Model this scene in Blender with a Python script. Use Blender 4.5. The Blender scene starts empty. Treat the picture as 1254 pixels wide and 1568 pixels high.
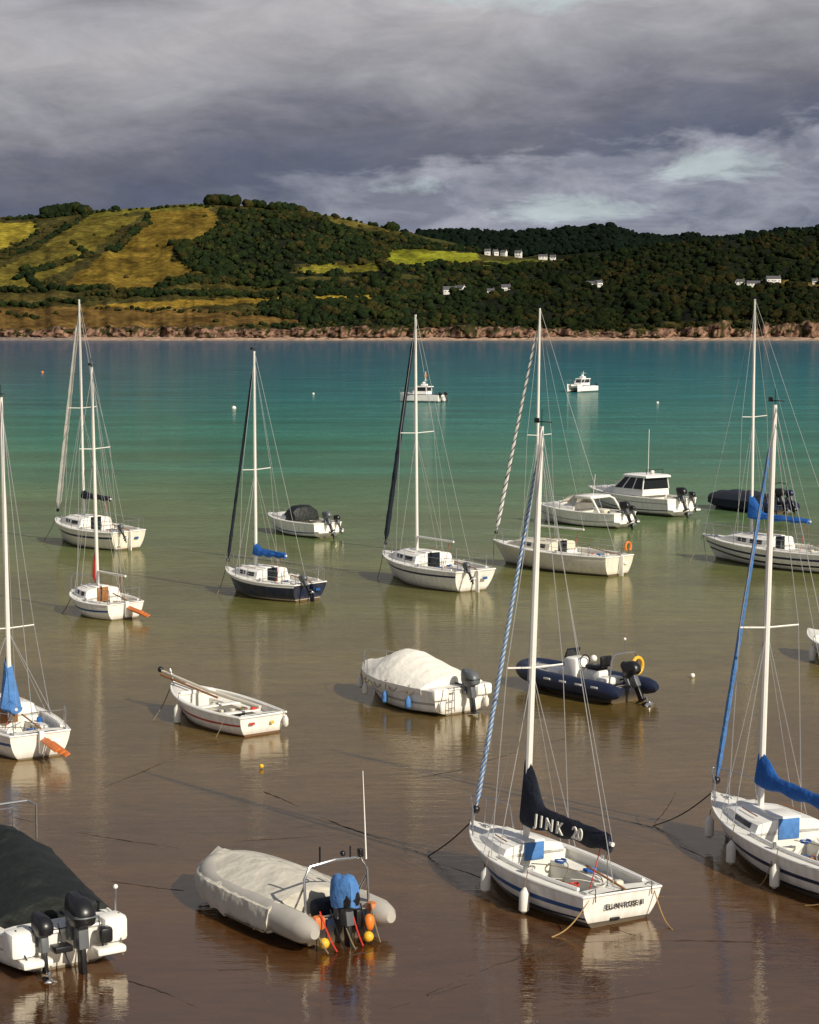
import bpy, bmesh, math, random
import numpy as np
from mathutils import Vector, Matrix
random.seed(7); rng=np.random.default_rng(7)
S=bpy.context.scene
S.view_settings.view_transform='Standard'; S.view_settings.look='None'; S.view_settings.exposure=0
COL=S.collection
pi=math.pi
def lin(a,b,n): return [float(x) for x in np.linspace(a,b,n)]
# ------------------------------------------------------------------ materials
def setramp(cr,stops,mode='LINEAR'):
    cr.color_ramp.interpolation=mode; e=cr.color_ramp.elements
    e.remove(e[1]); e[0].position=stops[0][0]; e[0].color=(*stops[0][1],1)
    for q,c in stops[1:]:
        k=e.new(q); k.color=(*c,1)
def newmat(n):
    m=bpy.data.materials.new(n); m.use_nodes=True
    nt=m.node_tree; b=nt.nodes['Principled BSDF']; return m,nt,b
def pm(n,col,rough=.5,metal=0,var=.12,scale=3,bump=0,bscale=30,coat=0):
    m,nt,b=newmat(n)
    tc=nt.nodes.new('ShaderNodeTexCoord')
    nz=nt.nodes.new('ShaderNodeTexNoise'); nz.inputs['Scale'].default_value=scale; nz.inputs['Detail'].default_value=5
    nt.links.new(tc.outputs['Object'],nz.inputs['Vector'])
    mx=nt.nodes.new('ShaderNodeMix'); mx.data_type='RGBA'
    mx.inputs[6].default_value=(*[c*(1-var*2) for c in col],1); mx.inputs[7].default_value=(*[min(1,c*(1+var*.6)) for c in col],1)
    nt.links.new(nz.outputs['Fac'],mx.inputs[0]); nt.links.new(mx.outputs[2],b.inputs['Base Color'])
    b.inputs['Roughness'].default_value=rough; b.inputs['Metallic'].default_value=metal
    if coat: b.inputs['Coat Weight'].default_value=coat
    if bump:
        n2=nt.nodes.new('ShaderNodeTexNoise'); n2.inputs['Scale'].default_value=bscale
        nt.links.new(tc.outputs['Object'],n2.inputs['Vector'])
        bp=nt.nodes.new('ShaderNodeBump'); bp.inputs['Strength'].default_value=.8; bp.inputs['Distance'].default_value=bump
        nt.links.new(n2.outputs['Fac'],bp.inputs['Height']); nt.links.new(bp.outputs[0],b.inputs['Normal'])
    return m
def hullmat(n,bands,rough=.3):
    """colour bands along object Z: [(z_from,color)], plus grime"""
    m,nt,b=newmat(n)
    tc=nt.nodes.new('ShaderNodeTexCoord'); sp=nt.nodes.new('ShaderNodeSeparateXYZ'); nt.links.new(tc.outputs['Object'],sp.inputs[0])
    mr=nt.nodes.new('ShaderNodeMapRange'); mr.inputs[1].default_value=-1; mr.inputs[2].default_value=2
    nt.links.new(sp.outputs[2],mr.inputs[0])
    cr=nt.nodes.new('ShaderNodeValToRGB'); setramp(cr,[((z+1)/3,c) for z,c in bands],'CONSTANT')
    nt.links.new(mr.outputs[0],cr.inputs[0])
    nz=nt.nodes.new('ShaderNodeTexNoise'); nz.inputs['Scale'].default_value=2.5; nz.inputs['Detail'].default_value=6
    mp=nt.nodes.new('ShaderNodeMapping'); mp.inputs['Scale'].default_value=(3,3,.6); nt.links.new(tc.outputs['Object'],mp.inputs[0]); nt.links.new(mp.outputs[0],nz.inputs['Vector'])
    r2=nt.nodes.new('ShaderNodeMapRange'); r2.inputs[1].default_value=.33; r2.inputs[2].default_value=.6; r2.inputs[3].default_value=.8; r2.inputs[4].default_value=1
    nt.links.new(nz.outputs['Fac'],r2.inputs[0])
    g=nt.nodes.new('ShaderNodeMapRange'); g.inputs[1].default_value=0; g.inputs[2].default_value=.2; g.inputs[3].default_value=.4; g.inputs[4].default_value=1
    nt.links.new(sp.outputs[2],g.inputs[0])
    mu=nt.nodes.new('ShaderNodeMath'); mu.operation='MULTIPLY'; nt.links.new(r2.outputs[0],mu.inputs[0]); nt.links.new(g.outputs[0],mu.inputs[1])
    mx=nt.nodes.new('ShaderNodeMix'); mx.data_type='RGBA'; mx.inputs[6].default_value=(.18,.13,.07,1)
    nt.links.new(mu.outputs[0],mx.inputs[0]); nt.links.new(cr.outputs[0],mx.inputs[7]); nt.links.new(mx.outputs[2],b.inputs['Base Color'])
    b.inputs['Roughness'].default_value=rough
    return m
def stripemat(n,c1,c2,freq,pos=.5):
    m,nt,b=newmat(n)
    tc=nt.nodes.new('ShaderNodeTexCoord'); w=nt.nodes.new('ShaderNodeTexWave'); w.bands_direction='DIAGONAL'; w.inputs['Scale'].default_value=freq; w.inputs['Distortion'].default_value=1.5; w.inputs['Detail'].default_value=3
    nt.links.new(tc.outputs['Object'],w.inputs['Vector'])
    cr=nt.nodes.new('ShaderNodeValToRGB'); setramp(cr,[(0,c1),(pos,c1),(min(1,pos+.12),c2)])
    nt.links.new(w.outputs['Fac'],cr.inputs[0]); nt.links.new(cr.outputs[0],b.inputs['Base Color']); b.inputs['Roughness'].default_value=.8
    return m
WHITE=(.86,.84,.79)
gel=pm('white_gelcoat',WHITE,.35,var=.06,scale=2)
gelc=pm('cream_gelcoat',(.74,.68,.55),.45,var=.12)
deckm=pm('deck_nonskid',(.80,.78,.72),.7,var=.12,scale=6)
soleg=pm('cockpit_sole',(.5,.47,.40),.8,var=.25,scale=5)
alum=pm('mast_alloy',(.80,.78,.73),.4,metal=.1,var=.05)
chrome=pm('stainless',(.6,.6,.6),.25,metal=.9,var=.02)
wire=pm('rigging_wire',(.42,.42,.42),.5,metal=.3,var=.05)
black=pm('black_plastic',(.012,.012,.014),.35,var=.2)
grey=pm('engine_grey',(.11,.12,.13),.4,var=.15)
darkglass=pm('tinted_window',(.015,.018,.022),.08,var=.1)
wood=pm('varnished_wood',(.35,.15,.05),.5,var=.3,scale=8)
orangewood=pm('orange_rudder',(.68,.19,.045),.5,var=.2,scale=8)
blue=pm('blue_canvas',(.010,.12,.46),.85,var=.25,scale=6,bump=.03,bscale=9)
lblue=pm('light_blue_canvas',(.08,.23,.55),.85,var=.25,scale=6,bump=.04,bscale=8)
navy=pm('navy_canvas',(.007,.012,.028),.85,var=.25,scale=6,bump=.03,bscale=9)
blackc=pm('black_canvas',(.007,.010,.009),.6,var=.3,scale=5,bump=.06,bscale=4)
whitec=pm('white_canvas',(.86,.82,.73),.85,var=.07,scale=4,bump=.06,bscale=3)
greyc=pm('grey_canvas',(.62,.58,.49),.85,var=.14,scale=3,bump=.07,bscale=3)
navyt=pm('navy_rubber',(.010,.018,.05),.45,var=.2)
greyt=pm('grey_rubber',(.46,.43,.38),.5,var=.15)
orange=pm('orange_float',(.75,.2,.02),.5,var=.1)
yellow=pm('yellow_float',(.8,.45,.03),.5,var=.1)
red=pm('red_paint',(.6,.04,.03),.5,var=.1)
fenderm=pm('white_fender',(.78,.75,.68),.45,var=.1)
ropem=pm('rope',(.22,.17,.10),.9,var=.2)
tanrope=pm('tan_rope',(.4,.25,.1),.9)
bluerope=pm('blue_rope',(.03,.12,.4),.9,var=.2)
weed=pm('weedy_chain',(.03,.021,.012),.8,var=.4,scale=4)
navypaint=pm('navy_stripe',(.01,.02,.07),.35,var=.1)
bluepaint=pm('blue_stripe',(.02,.09,.28),.35,var=.1)
redpaint=pm('red_stripe',(.45,.05,.04),.4,var=.1)
AF=(.10,.045,.03)
h_white=hullmat('hull_white',[(-1,(.22,.2,.17)),(.04,WHITE)])
h_whiteblue=hullmat('hull_white_boot',[(-1,(.03,.04,.06)),(.07,WHITE)])
h_red=hullmat('hull_white_red',[(-1,(.16,.05,.035)),(.05,WHITE)])
h_navy=hullmat('hull_navy',[(-1,AF),(.06,(.6,.58,.5)),(.1,(.012,.022,.055))])
h_cream=hullmat('hull_cream',[(-1,(.05,.05,.05)),(.07,(.76,.71,.60))])
h_dark=hullmat('hull_dark',[(-1,(.02,.02,.025)),(.3,(.012,.02,.05))])
j_bw=stripemat('blue_furled_sail',(.10,.22,.46),(.48,.53,.58),7.0,.45)
j_dash=stripemat('white_furled_sail_blue_edge',(.70,.67,.60),(.04,.06,.13),2.2,.78)
j_white=pm('white_sail',(.74,.72,.65),.8,var=.1)
# ------------------------------------------------------------------ mesh builder
class MB:
    def __init__(s): s.V=[];s.F=[];s.MI=[];s.mats=[];s.T=Matrix.Identity(4)
    def mi(s,m):
        if m not in s.mats: s.mats.append(m)
        return s.mats.index(m)
    def add(s,vs,fs,m):
        o=len(s.V); k=s.mi(m)
        s.V+= [tuple(s.T@Vector(v)) for v in vs]
        for f in fs: s.F.append(tuple(i+o for i in f)); s.MI.append(k)
    def loft(s,secs,m,closed=False,cap0=False,cap1=False):
        n=len(secs[0]); vs=[p for q in secs for p in q]; fs=[]
        for i in range(len(secs)-1):
            for j in range(n if closed else n-1):
                a=i*n+j; b=i*n+(j+1)%n; fs.append((a,b,b+n,a+n))
        if cap0: fs.append(tuple(range(n)))
        if cap1: fs.append(tuple((len(secs)-1)*n+j for j in range(n)))
        s.add(vs,fs,m)
    def tube(s,pts,r,m,n=6):
        pts=[Vector(p) for p in pts]; R=[float(q) for q in r] if isinstance(r,(list,tuple)) else [float(r)]*len(pts)
        secs=[]; up=None
        for i,p in enumerate(pts):
            d=(pts[min(i+1,len(pts)-1)]-pts[max(i-1,0)]).normalized()
            if up is None:
                up=Vector((0,0,1)) if abs(d.z)<.9 else Vector((1,0,0))
            a=d.cross(up).normalized(); up=a.cross(d).normalized()
            secs.append([tuple(p+(a*math.cos(2*pi*k/n)+up*math.sin(2*pi*k/n))*R[i]) for k in range(n)])
        s.loft(secs,m,True,True,True)
    def ball(s,c,r,m,sz=1,n=12):
        c=Vector(c); A=lin(-pi/2,pi/2,9); pts=[c+Vector((0,0,r*sz*math.sin(a))) for a in A]
        s.tube(pts,[max(.001,r*math.cos(a)) for a in A],m,n)
    def box(s,c,sz,m,rot=None,bev=.02):
        b=bmesh.new(); bmesh.ops.create_cube(b,size=1)
        bmesh.ops.scale(b,vec=sz,verts=b.verts)
        bmesh.ops.bevel(b,geom=b.edges[:],offset=min(bev,min(sz)*.4),segments=2,affect='EDGES',profile=.5)
        R=rot if rot is not None else Matrix.Identity(3)
        b.verts.index_update()
        vs=[tuple(R@v.co+Vector(c)) for v in b.verts]; fs=[tuple(v.index for v in f.verts) for f in b.faces]
        b.free(); s.add(vs,fs,m)
    def obj(s,name,parent=None,ang=38):
        me=bpy.data.meshes.new(name); me.from_pydata(s.V,[],s.F); 
        for m in s.mats: me.materials.append(m)
        me.polygons.foreach_set('material_index',s.MI)
        b=bmesh.new(); b.from_mesh(me); bmesh.ops.recalc_face_normals(b,faces=b.faces); b.to_mesh(me); b.free()
        me.polygons.foreach_set('use_smooth',[True]*len(me.polygons))
        me.set_sharp_from_angle(angle=math.radians(ang))
        o=bpy.data.objects.new(name,me); COL.objects.link(o)
        if parent: o.parent=parent
        return o
def empty(name,loc,head=0,roll=0):
    e=bpy.data.objects.new(name,None); COL.objects.link(e); e.empty_display_size=.3
    e.matrix_world=Matrix.Translation(loc)@Matrix.Rotation(head,4,'Z')@Matrix.Rotation(math.radians(roll),4,'X')
    return e
def textmesh(mb,txt,size,M,mat,ext=.003,shear=0):
    c=bpy.data.curves.new('t','FONT'); c.body=txt; c.size=size; c.extrude=ext; c.shear=shear; c.align_x='CENTER'; c.align_y='CENTER'; c.offset=size*.015
    o=bpy.data.objects.new('t',c); COL.objects.link(o); dg=bpy.context.evaluated_depsgraph_get()
    me=o.evaluated_get(dg).to_mesh()
    mb.add([tuple(M@v.co) for v in me.vertices],[tuple(p.vertices) for p in me.polygons],mat)
    o.to_mesh_clear(); bpy.data.objects.remove(o)
# ------------------------------------------------------------------ hull
class Hull:
    def __init__(s,L,B,fb,fs,d=.3,ov=.5,tr=.1,tw=.75,kind='round',pmax=.4,bp=2.3):
        s.__dict__.update(L=L,B=B,fb=fb,fs=fs,d=d,ov=ov,tr=tr,tw=tw,kind=kind,pmax=pmax,bp=bp)
    def hb(s,t):
        if t<s.pmax: f=s.tw+(1-s.tw)*math.sin(pi/2*t/s.pmax)
        else: f=1-((t-s.pmax)/(1-s.pmax))**s.bp
        return max(.012,s.B/2*f)
    def zs(s,t): return s.fs+(s.fb-s.fs)*t**1.7-.04*s.fs*math.sin(pi*t)
    def zk(s,t): return -s.d*math.sin(pi*(t*.75+.2))
    def xs(s,t): return -s.tr+t*(s.L+s.tr+s.ov)
    def P(s,t,q,side=1):
        if s.kind=='round':
            th=q*pi/2; yf=math.sin(th)**.72; zf=1-max(0,math.cos(th))**1.15 if q<1 else 1
        else:
            if q<.45: yf=.86*q/.45; zf=.36*q/.45
            else: yf=.86+.14*((q-.45)/.55)**.7; zf=.36+.64*(q-.45)/.55
        w=t**3; yf=yf*(1-w)+(zf**.85)*w
        xb=t*s.L; x=xb+(s.xs(t)-xb)*zf**1.2
        return (x,side*s.hb(t)*yf,s.zk(t)+(s.zs(t)-s.zk(t))*zf)
    def t_at(s,x): return min(1,max(0,(x+s.tr)/(s.L+s.tr+s.ov)))
    def build(s,mb,mat,bands=[],NT=26,transom=None,rub=None,rr=.025):
        ts=[1-(1-i/NT)**1.25 for i in range(NT+1)]
        cuts=sorted(set([round(i/14,4) for i in range(15)]+[.45]+[b[0] for b in bands]+[b[1] for b in bands]))
        for side in (1,-1):
            for a,b in zip(cuts[:-1],cuts[1:]):
                m=mat
                for q0,q1,bm in bands:
                    if a>=q0-1e-6 and b<=q1+1e-6: m=bm
                mb.loft([[s.P(t,a,side),s.P(t,b,side)] for t in ts],m)
        tm=transom or mat
        for a,b in zip(cuts[:-1],cuts[1:]):
            mb.add([s.P(0,a,1),s.P(0,b,1),s.P(0,b,-1),s.P(0,a,-1)],[(0,1,2,3)],tm)
        if rub:
            for side in (1,-1):
                mb.tube([(s.P(t,1,side)[0],s.P(t,1,side)[1],s.zs(t)) for t in ts],rr,rub,6)
            mb.tube([(-s.tr,-s.hb(0),s.zs(0)),(-s.tr,s.hb(0),s.zs(0))],rr,rub,6)
    def deck(s,mb,c0,c1,seat,sole,mat,solemat,yi=.82,yf=.4,cam=.04):
        def sec(t,ck):
            h=s.hb(t); z=s.zs(t); x=s.xs(t); a=h*yi; b=h*yf
            if ck: zA=z-seat; zB=max(.05,z-sole); prof=[(h,z),(a,z+cam*.5),(a,zA),(b,zA),(b,zB),(0,zB)]
            else: prof=[(h,z),(a,z+cam*.5),(a*.99,z+cam*.55),(b,z+cam),(b*.99,z+cam),(0,z+cam*1.15)]
            l=[(x,y,zz) for y,zz in prof]; return l+[(x,-y,zz) for y,zz in prof[-2::-1]]
        n=14
        if c0>0: mb.loft([sec(t,False) for t in lin(0,c0,4)],mat)
        ck=[sec(t,True) for t in lin(c0,c1,n)]
        mb.loft([sec(c0,False)]+ck+[sec(c1,False)],mat)
        a=[]
        for t in lin(c0+.01,c1-.01,8):
            zz=max(.05,s.zs(t)-sole)+.004; a.append([(s.xs(t),-s.hb(t)*yf*.93,zz),(s.xs(t),s.hb(t)*yf*.93,zz)])
        mb.loft(a,solemat)
        if c1<1: mb.loft([sec(t,False) for t in lin(c1,1,14)],mat)
    def cover(s,mb,prof,mat,t0,t1,drop=.12,n=34,sag=.02,peak=1.0):
        secs=[]
        for i in range(n+1):
            t=t0+(t1-t0)*i/n; h=s.hb(t)+.03; z=s.zs(t); x=s.xs(t)
            H=float(np.interp(t,[p[0] for p in prof],[p[1] for p in prof]))
            H+=sag*math.sin(i*1.9); e=peak
            q=[(h,z-drop+.03*math.sin(i*1.3)),(h+.01,z+.03),(h*.9,z+.07+H*.16*e),(h*.72,z+.08+H*.42*e),(h*.5,z+.09+H*.68),(h*.25,z+.1+H*.9),(0,z+.1+H)]
            q=[(y,zz+random.uniform(-.01,.01)) for y,zz in q]
            secs.append([(x,y,zz) for y,zz in q]+[(x,-y,zz) for y,zz in q[-2::-1]])
        mb.loft(secs,mat,False,True,True)
def hd(stern,bow): 
    d=Vector(bow)-Vector(stern); return math.atan2(d.y,d.x),d.length
def outboard(parent,x,y,z,tilt=0,sc=1,cowl=black,name='outboard_motor',band=None):
    mb=MB(); mb.T=Matrix.Translation((x,y,z))@Matrix.Rotation(math.radians(tilt),4,'Y')@Matrix.Scale(sc,4)
    secs=[]
    for zz,fx,fy,ox in [(.10,.36,.26,-.2),(.14,.5,.32,-.22),(.24,.56,.34,-.23),(.4,.54,.33,-.22),(.5,.46,.28,-.19),(.56,.3,.18,-.15)]:
        secs.append([(ox+fx/2*math.copysign(abs(math.cos(a))**.6,math.cos(a)),fy/2*math.copysign(abs(math.sin(a))**.6,math.sin(a)),zz-.06*(math.cos(a)<0)*(zz>.3)) for a in lin(0,2*pi,17)[:-1]])
    mb.loft(secs,cowl,True,True,True)
    if band: mb.loft([[(p[0]*1.01,p[1]*1.03,p[2]+.001) for p in secs[2]],[(p[0]*1.01,p[1]*1.03,p[2]-.06) for p in secs[3]]],band,True)
    mb.box((-.2,0,-.05),(.22,.16,.34),grey); mb.box((-.2,0,-.38),(.17,.08,.5),black)
    mb.box((-.2,0,-.6),(.36,.14,.03),black,bev=.01)
    mb.tube([(.02,0,-.74),(-.1,0,-.74),(-.3,0,-.74),(-.38,0,-.74)],[.015,.06,.06,.03],black,8)
    mb.box((-.18,0,-.88),(.14,.025,.24),black)
    for k in range(3):
        a=k*2*pi/3; R=Matrix.Rotation(a,3,'X'); v=R@Vector((0,0,.09)); mb.box((-.41+v.x,v.y,-.74+v.z),(.015,.09,.16),chrome,R@Matrix.Rotation(.5,3,'Z'),.006)
    mb.box((-.03,0,.02),(.12,.26,.26),grey); mb.tube([(0,0,.12),(.45,.0,.2)],.025,black)
    return mb.obj(name,parent)
def fender(mb,x,y,z,l=.45,r=.09,m=fenderm):
    mb.tube([(x,y-.06*math.copysign(1,y),z+.3),(x,y,z)],.01,ropem,4)
    mb.tube([(x,y,z),(x,y,z-.06),(x,y,z-.1),(x,y,z-l+.05),(x,y,z-l)],[.02,r*.7,r,r,.03],m,10)
def rope(mb,a,b,sag,m=ropem,r=.01,n=10):
    a=Vector(a);b=Vector(b)
    mb.tube([a.lerp(b,i/n)-Vector((0,0,sag*math.sin(pi*i/n))) for i in range(n+1)],r,m,5)
def railing(mb,H,t0,t1,h=.5,r=.014,n=4,side_list=(1,-1),inset=.05):
    for sd in side_list:
        pts=[]
        for t in lin(t0,t1,n):
            x=H.xs(t); y=sd*max(0,H.hb(t)-inset); z=H.zs(t); mb.tube([(x,y,z),(x,y,z+h)],r,chrome,5); pts.append((x,y,z+h))
        mb.tube(pts,r*.8,chrome,5)
# ------------------------------------------------------------------ sailing boat
def sailboat(name,stern,bow,B,fb,fs,mastf,mh,roll=0,mat=h_white,bands=[],jib=None,cover=blue,boomL=2.2,boomz=.55,boomrise=.0,coverup=.35,
             lifel=False,rudder=None,motor=False,cabh=.34,rub=gel,ov=.55,tr=.12,tw=.72,coverw=.11,coverh=.18,jibr=.055,spread=.55,extra=None,cabmat=gel,fend=1,wins=2,cA=.44,buoy_=None,hatch=None):
    head,L=hd(stern,bow); E=empty(name,(stern[0],stern[1],0),head,roll)
    H=Hull(L,B,fb,fs,ov=ov,tr=tr,tw=tw)
    mb=MB(); H.build(mb,mat,bands,rub=rub,rr=.022 if L<5 else .03); mb.obj('hull',E)
    mb=MB(); H.deck(mb,.06,cA,.14,.46,deckm,soleg); 
    T=lambda x:H.t_at(x)
    for sd in (1,-1): mb.tube([(H.xs(t),sd*H.hb(t)*.8,H.zs(t)+.05) for t in lin(.07,cA,7)],.035,gel,6)
    # cockpit locker lids and bridge lines
    for sd in (1,-1):
        for t in (.17,.3): mb.box((H.xs(t),sd*H.hb(t)*.6,H.zs(t)-.132),(.5,H.hb(t)*.26,.02),gel,bev=.008)
    mb.box((H.xs(.09),0,H.zs(.09)-.1),(.2,H.hb(.1)*1.5,.05),gel)
    mb.obj('deck',E)
    kb=MB()
    for sd in (1,-1): kb.box((L*.5,sd*B*.2,-.3),(L*.3,.05,.3),black)
    kb.obj('bilge_keels',E)
    cb=MB(); tA,tF=cA,.84
    def cs(t):
        k=(t-tA)/(tF-tA); hh=cabh*(1-.15*k) if k<.6 else cabh*.91*(1-((k-.6)/.4)**1.3*.9)
        w=min(H.hb(tA)*.72,H.hb(t)*.74); return w,hh,H.zs(t)
    def csec(t,x=None):
        w,hh,z=cs(t); x=H.xs(t)
        q=[(w,z-.02),(w*.97,z+hh*.3),(w*.9,z+hh*.85),(w*.78,z+hh),(w*.4,z+hh+.035),(0,z+hh+.045)]
        return [(x,y,zz) for y,zz in q]+[(x,-y,zz) for y,zz in q[-2::-1]]
    cb.loft([csec(t) for t in lin(tA,tF,14)],cabmat,False,True,True)
    D=tF-tA
    spans=[(tA+.08*D,tA+.3*D),(tA+.37*D,tA+.56*D)] if wins==2 else ([(tA+.12*D,tA+.5*D)] if wins==1 else [])
    for a,b in spans:
        for sd in (1,-1):
            s2=[]
            for t in lin(a,b,5):
                w,hh,z=cs(t); s2.append([(H.xs(t),sd*(w*.965+.006),z+hh*.36),(H.xs(t),sd*(w*.915+.008),z+hh*.78)])
            cb.loft(s2,darkglass)
    w,hh,z=cs(tA)
    cb.box((H.xs(tA)-.01,0,z+hh*.35),(.03,w*.62,hh*1.3+.1),hatch or (darkglass if rudder is None else wood))
    cb.box((H.xs(tA)+.32,0,z+hh+.06),(.62,w*.75,.05),cabmat)
    th=tA+.72*D
    cb.box((H.xs(th),0,H.zs(th)+cs(th)[1]+.03),(.42,.42,.05),deckm)
    for sd in (1,-1):
        cb.tube([(H.xs(t),sd*cs(t)[0]*.7,H.zs(t)+cs(t)[1]+.06) for t in (tA+.15*D,tA+.3*D,tA+.5*D)],.012,wood,5)
        cb.tube([(H.xs(.36),sd*H.hb(.36)*.86,H.zs(.36)+.0),(H.xs(.36),sd*H.hb(.36)*.86,H.zs(.36)+.14)],[.05,.035],chrome,8)
    cb.obj('cabin',E)
    rg=MB(); mx=L*mastf; tm=T(mx); zdk=H.zs(tm)+(cs(tm)[1] if tA<tm<tF else 0)+.03
    rg.tube([(mx,0,zdk-.1),(mx-.02,0,zdk+mh*.5),(mx-.05,0,mh)],[.062,.06,.042],alum,8)
    mr=.5*B*.62; spz=zdk+(mh-zdk)*spread
    for sd in (1,-1): rg.tube([(mx-.02,0,spz),(mx-.1,sd*mr,spz+.04)],.018,alum,5)
    rg.tube([(mx-.35,0,mh+.08),(mx+.1,0,mh+.08)],.01,black,4); rg.tube([(mx-.05,0,mh),(mx-.05,0,mh+.3)],.008,black,4)
    rg.box((mx+.1,0,mh+.1),(.14,.02,.09),black)
    wr=.0085
    bowp=Vector(H.P(1,1)); bowp=Vector((bowp.x-.08,0,H.zs(1)+.05)); top=Vector((mx-.04,0,mh*.97)) 
    rg.tube([bowp,top],wr,wire,4)
    for sd in (1,-1):
        cp=(H.xs(T(mx-.15)),sd*(H.hb(T(mx-.15))-.06),H.zs(T(mx)))
        rg.tube([cp,(mx-.1,sd*mr,spz+.04),(mx-.05,0,mh*.97)],wr,wire,4)
        rg.tube([(cp[0]-.2,cp[1],cp[2]),(mx-.02,0,spz-.05)],wr,wire,4)
        rg.tube([(cp[0]+.25,cp[1],cp[2]),(mx,0,spz-.05)],wr*.8,wire,4)
    rg.tube([(-tr+.03,.15,H.zs(0)),(mx-.06,0,mh)],wr,wire,4)
    for k in range(3): rg.tube([(mx+.07+.02*k,.04*(k-1),zdk),(mx+.02*k-.03,.02*(k-1),mh*.96)],.006,j_white,4)
    bz=zdk+boomz; be=Vector((mx-boomL,0,bz+boomrise)); bs=Vector((mx-.08,0,bz))
    rg.tube([bs,be],.04,alum,8); 
    rg.tube([be,(mx-.08,0,mh*.96)],.006,wire,4); rope(rg,be+Vector((.15,0,0)),(be.x+.1,0,H.zs(.1)-.2),0,ropem,.01)
    rope(rg,be+Vector((.3,0,0)),(be.x+.4,.25,H.zs(.2)-.4),.04,red,.01)
    rg.obj('mast_and_rigging',E)
    if cover:
        cv=MB(); secs=[]
        for k in lin(0,1,22):
            p=bs.lerp(be,k*.97); up=coverh*.6+coverh*.5*(1-k)+coverup*max(0,1-k*5)**1.5+random.uniform(-.014,.014); w=coverw*(1.15-.4*k)*(1+.14*math.sin(k*25))
            if k<.02: p.x+=.14
            lo=-coverh*.6-.03*math.sin(k*19)
            secs.append([(p.x,w*math.cos(a)*(1 if math.sin(a)<.3 else .75),p.z+(up if math.sin(a)>0 else -lo)*math.sin(a)) for a in lin(0,2*pi,13)[:-1]])
        cv.loft(secs,cover,True,True,True); 
        if extra=='front':
            for i,(txt,kx) in enumerate((('J I N K',-.85),('20',-1.68))):
                p=bs.lerp(be,-kx/boomL)
                M=Matrix.Translation((mx+kx,coverw*1.2+.02,p.z+.03))@Matrix.Rotation(pi,4,'Z')@Matrix.Rotation(pi/2,4,'X')
                textmesh(cv,txt,.30,M,j_white,.012,.1)
        cv.obj('sail_cover',E)
    if jib:
        jb=MB(); d=top-bowp; pts=[bowp+d*k for k in lin(.04,.93,26)]
        jb.tube(pts,[.02]+[jibr*(1.1-.45*k)*(1+.1*math.sin(k*90)) for k in lin(0,1,24)]+[.015],jib,7); jb.ball(bowp+d*.03,.08,black)
        jb.obj('furled_headsail',E)
    ra=MB(); 
    zb=H.zs(1)+.48; xt=H.xs(1)
    for sd in (1,-1):
        ra.tube([(H.xs(.84),sd*(H.hb(.84)-.04),H.zs(.84)),(H.xs(.86),sd*(H.hb(.86)-.04),zb-.06),(H.xs(.95),sd*max(.1,H.hb(.95)),zb),(xt+.02,0,zb+.02)],.014,chrome,5)
        ra.tube([(H.xs(.95),sd*max(.03,H.hb(.95)-.04),H.zs(.95)),(H.xs(.95),sd*max(.1,H.hb(.95)),zb)],.012,chrome,5)
        if extra!='front': ra.tube([(H.xs(.12),sd*(H.hb(.12)-.05),H.zs(.1)),(H.xs(.1),sd*(H.hb(.1)-.05),H.zs(.1)+.5),(-tr+.03,sd*(H.hb(0)-.08),H.zs(0)+.5),(-tr+.03,sd*(H.hb(0)-.1),H.zs(0))],.013,chrome,5)
        if lifel:
            P=[]
            for t in (.12,.3,.47,.65,.84):
                x=H.xs(t);y=sd*(H.hb(t)-.04);z=H.zs(t); ra.tube([(x,y,z),(x,y,z+.48)],.011,chrome,5); P.append((x,y,z+.48))
            ra.tube(P,.006,wire,4); ra.tube([(p[0],p[1],p[2]-.22) for p in P],.006,wire,4)
    if extra!='front': ra.tube([(-tr+.03,-(H.hb(0)-.08),H.zs(0)+.5),(-tr+.03,H.hb(0)*.3,H.zs(0)+.5)],.013,chrome,5)
    ra.obj('rails',E)
    ft=MB()
    zt=H.zs(0)
    if rudder:
        for k in range(3):
            ft.box((-tr-.5,-.02-.12*k,zt-.16-.07*k),(1.1,.15,.04),rudder,Matrix.Rotation(-.10,3,'Y')@Matrix.Rotation(-.5,3,'X'))
        ft.box((-tr-.06,0,zt-.2),(.12,.12,.55),gel)
        ft.tube([(-tr-.05,0,zt+.12),(H.xs(.22),.05,zt+.28)],.02,wood,6)
    else:
        if extra!='front': ft.box((-tr-.08,0,zt*.35),(.22,.045,zt*1.35),gel if mat is not h_navy else navypaint,bev=.02)
        ft.tube([(-tr-.05,0,zt+.06),(H.xs(.2),.08,zt+.24)],.02,wood,6)
    for k in range(fend):
        t=.3+.27*k; fender(ft,H.xs(t),(H.hb(t)+.07),H.zs(t)-.14)
    cols=[red,blue,gelc,gelc,black,yellow,navy,lblue,wood]
    c9=cA-.04
    for k in range(9):
        t=random.uniform(.1,c9); c=random.choice(cols); y=random.uniform(-.7,.7)*H.hb(t)
        zz=H.zs(t)-(.14 if abs(y)>.4*H.hb(t) else .44)
        ft.box((H.xs(t),y,max(.1,zz)+.05),(random.uniform(.1,.26),random.uniform(.08,.2),random.uniform(.05,.13)),c,Matrix.Rotation(random.uniform(0,3),3,'Z'),.03)
    for k in range(6):
        t=random.uniform(.1,c9); y=random.uniform(-.6,.6)*H.hb(t); cx=H.xs(t); zz=max(.1,H.zs(t)-.13)
        ft.tube([(cx+(.1+.02*math.sin(a*3))*math.cos(a),y+.1*math.sin(a),zz+.02+.01*(a/3)) for a in lin(0,12,26)],.012,random.choice([ropem,bluerope,j_white,red]),4)
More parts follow.
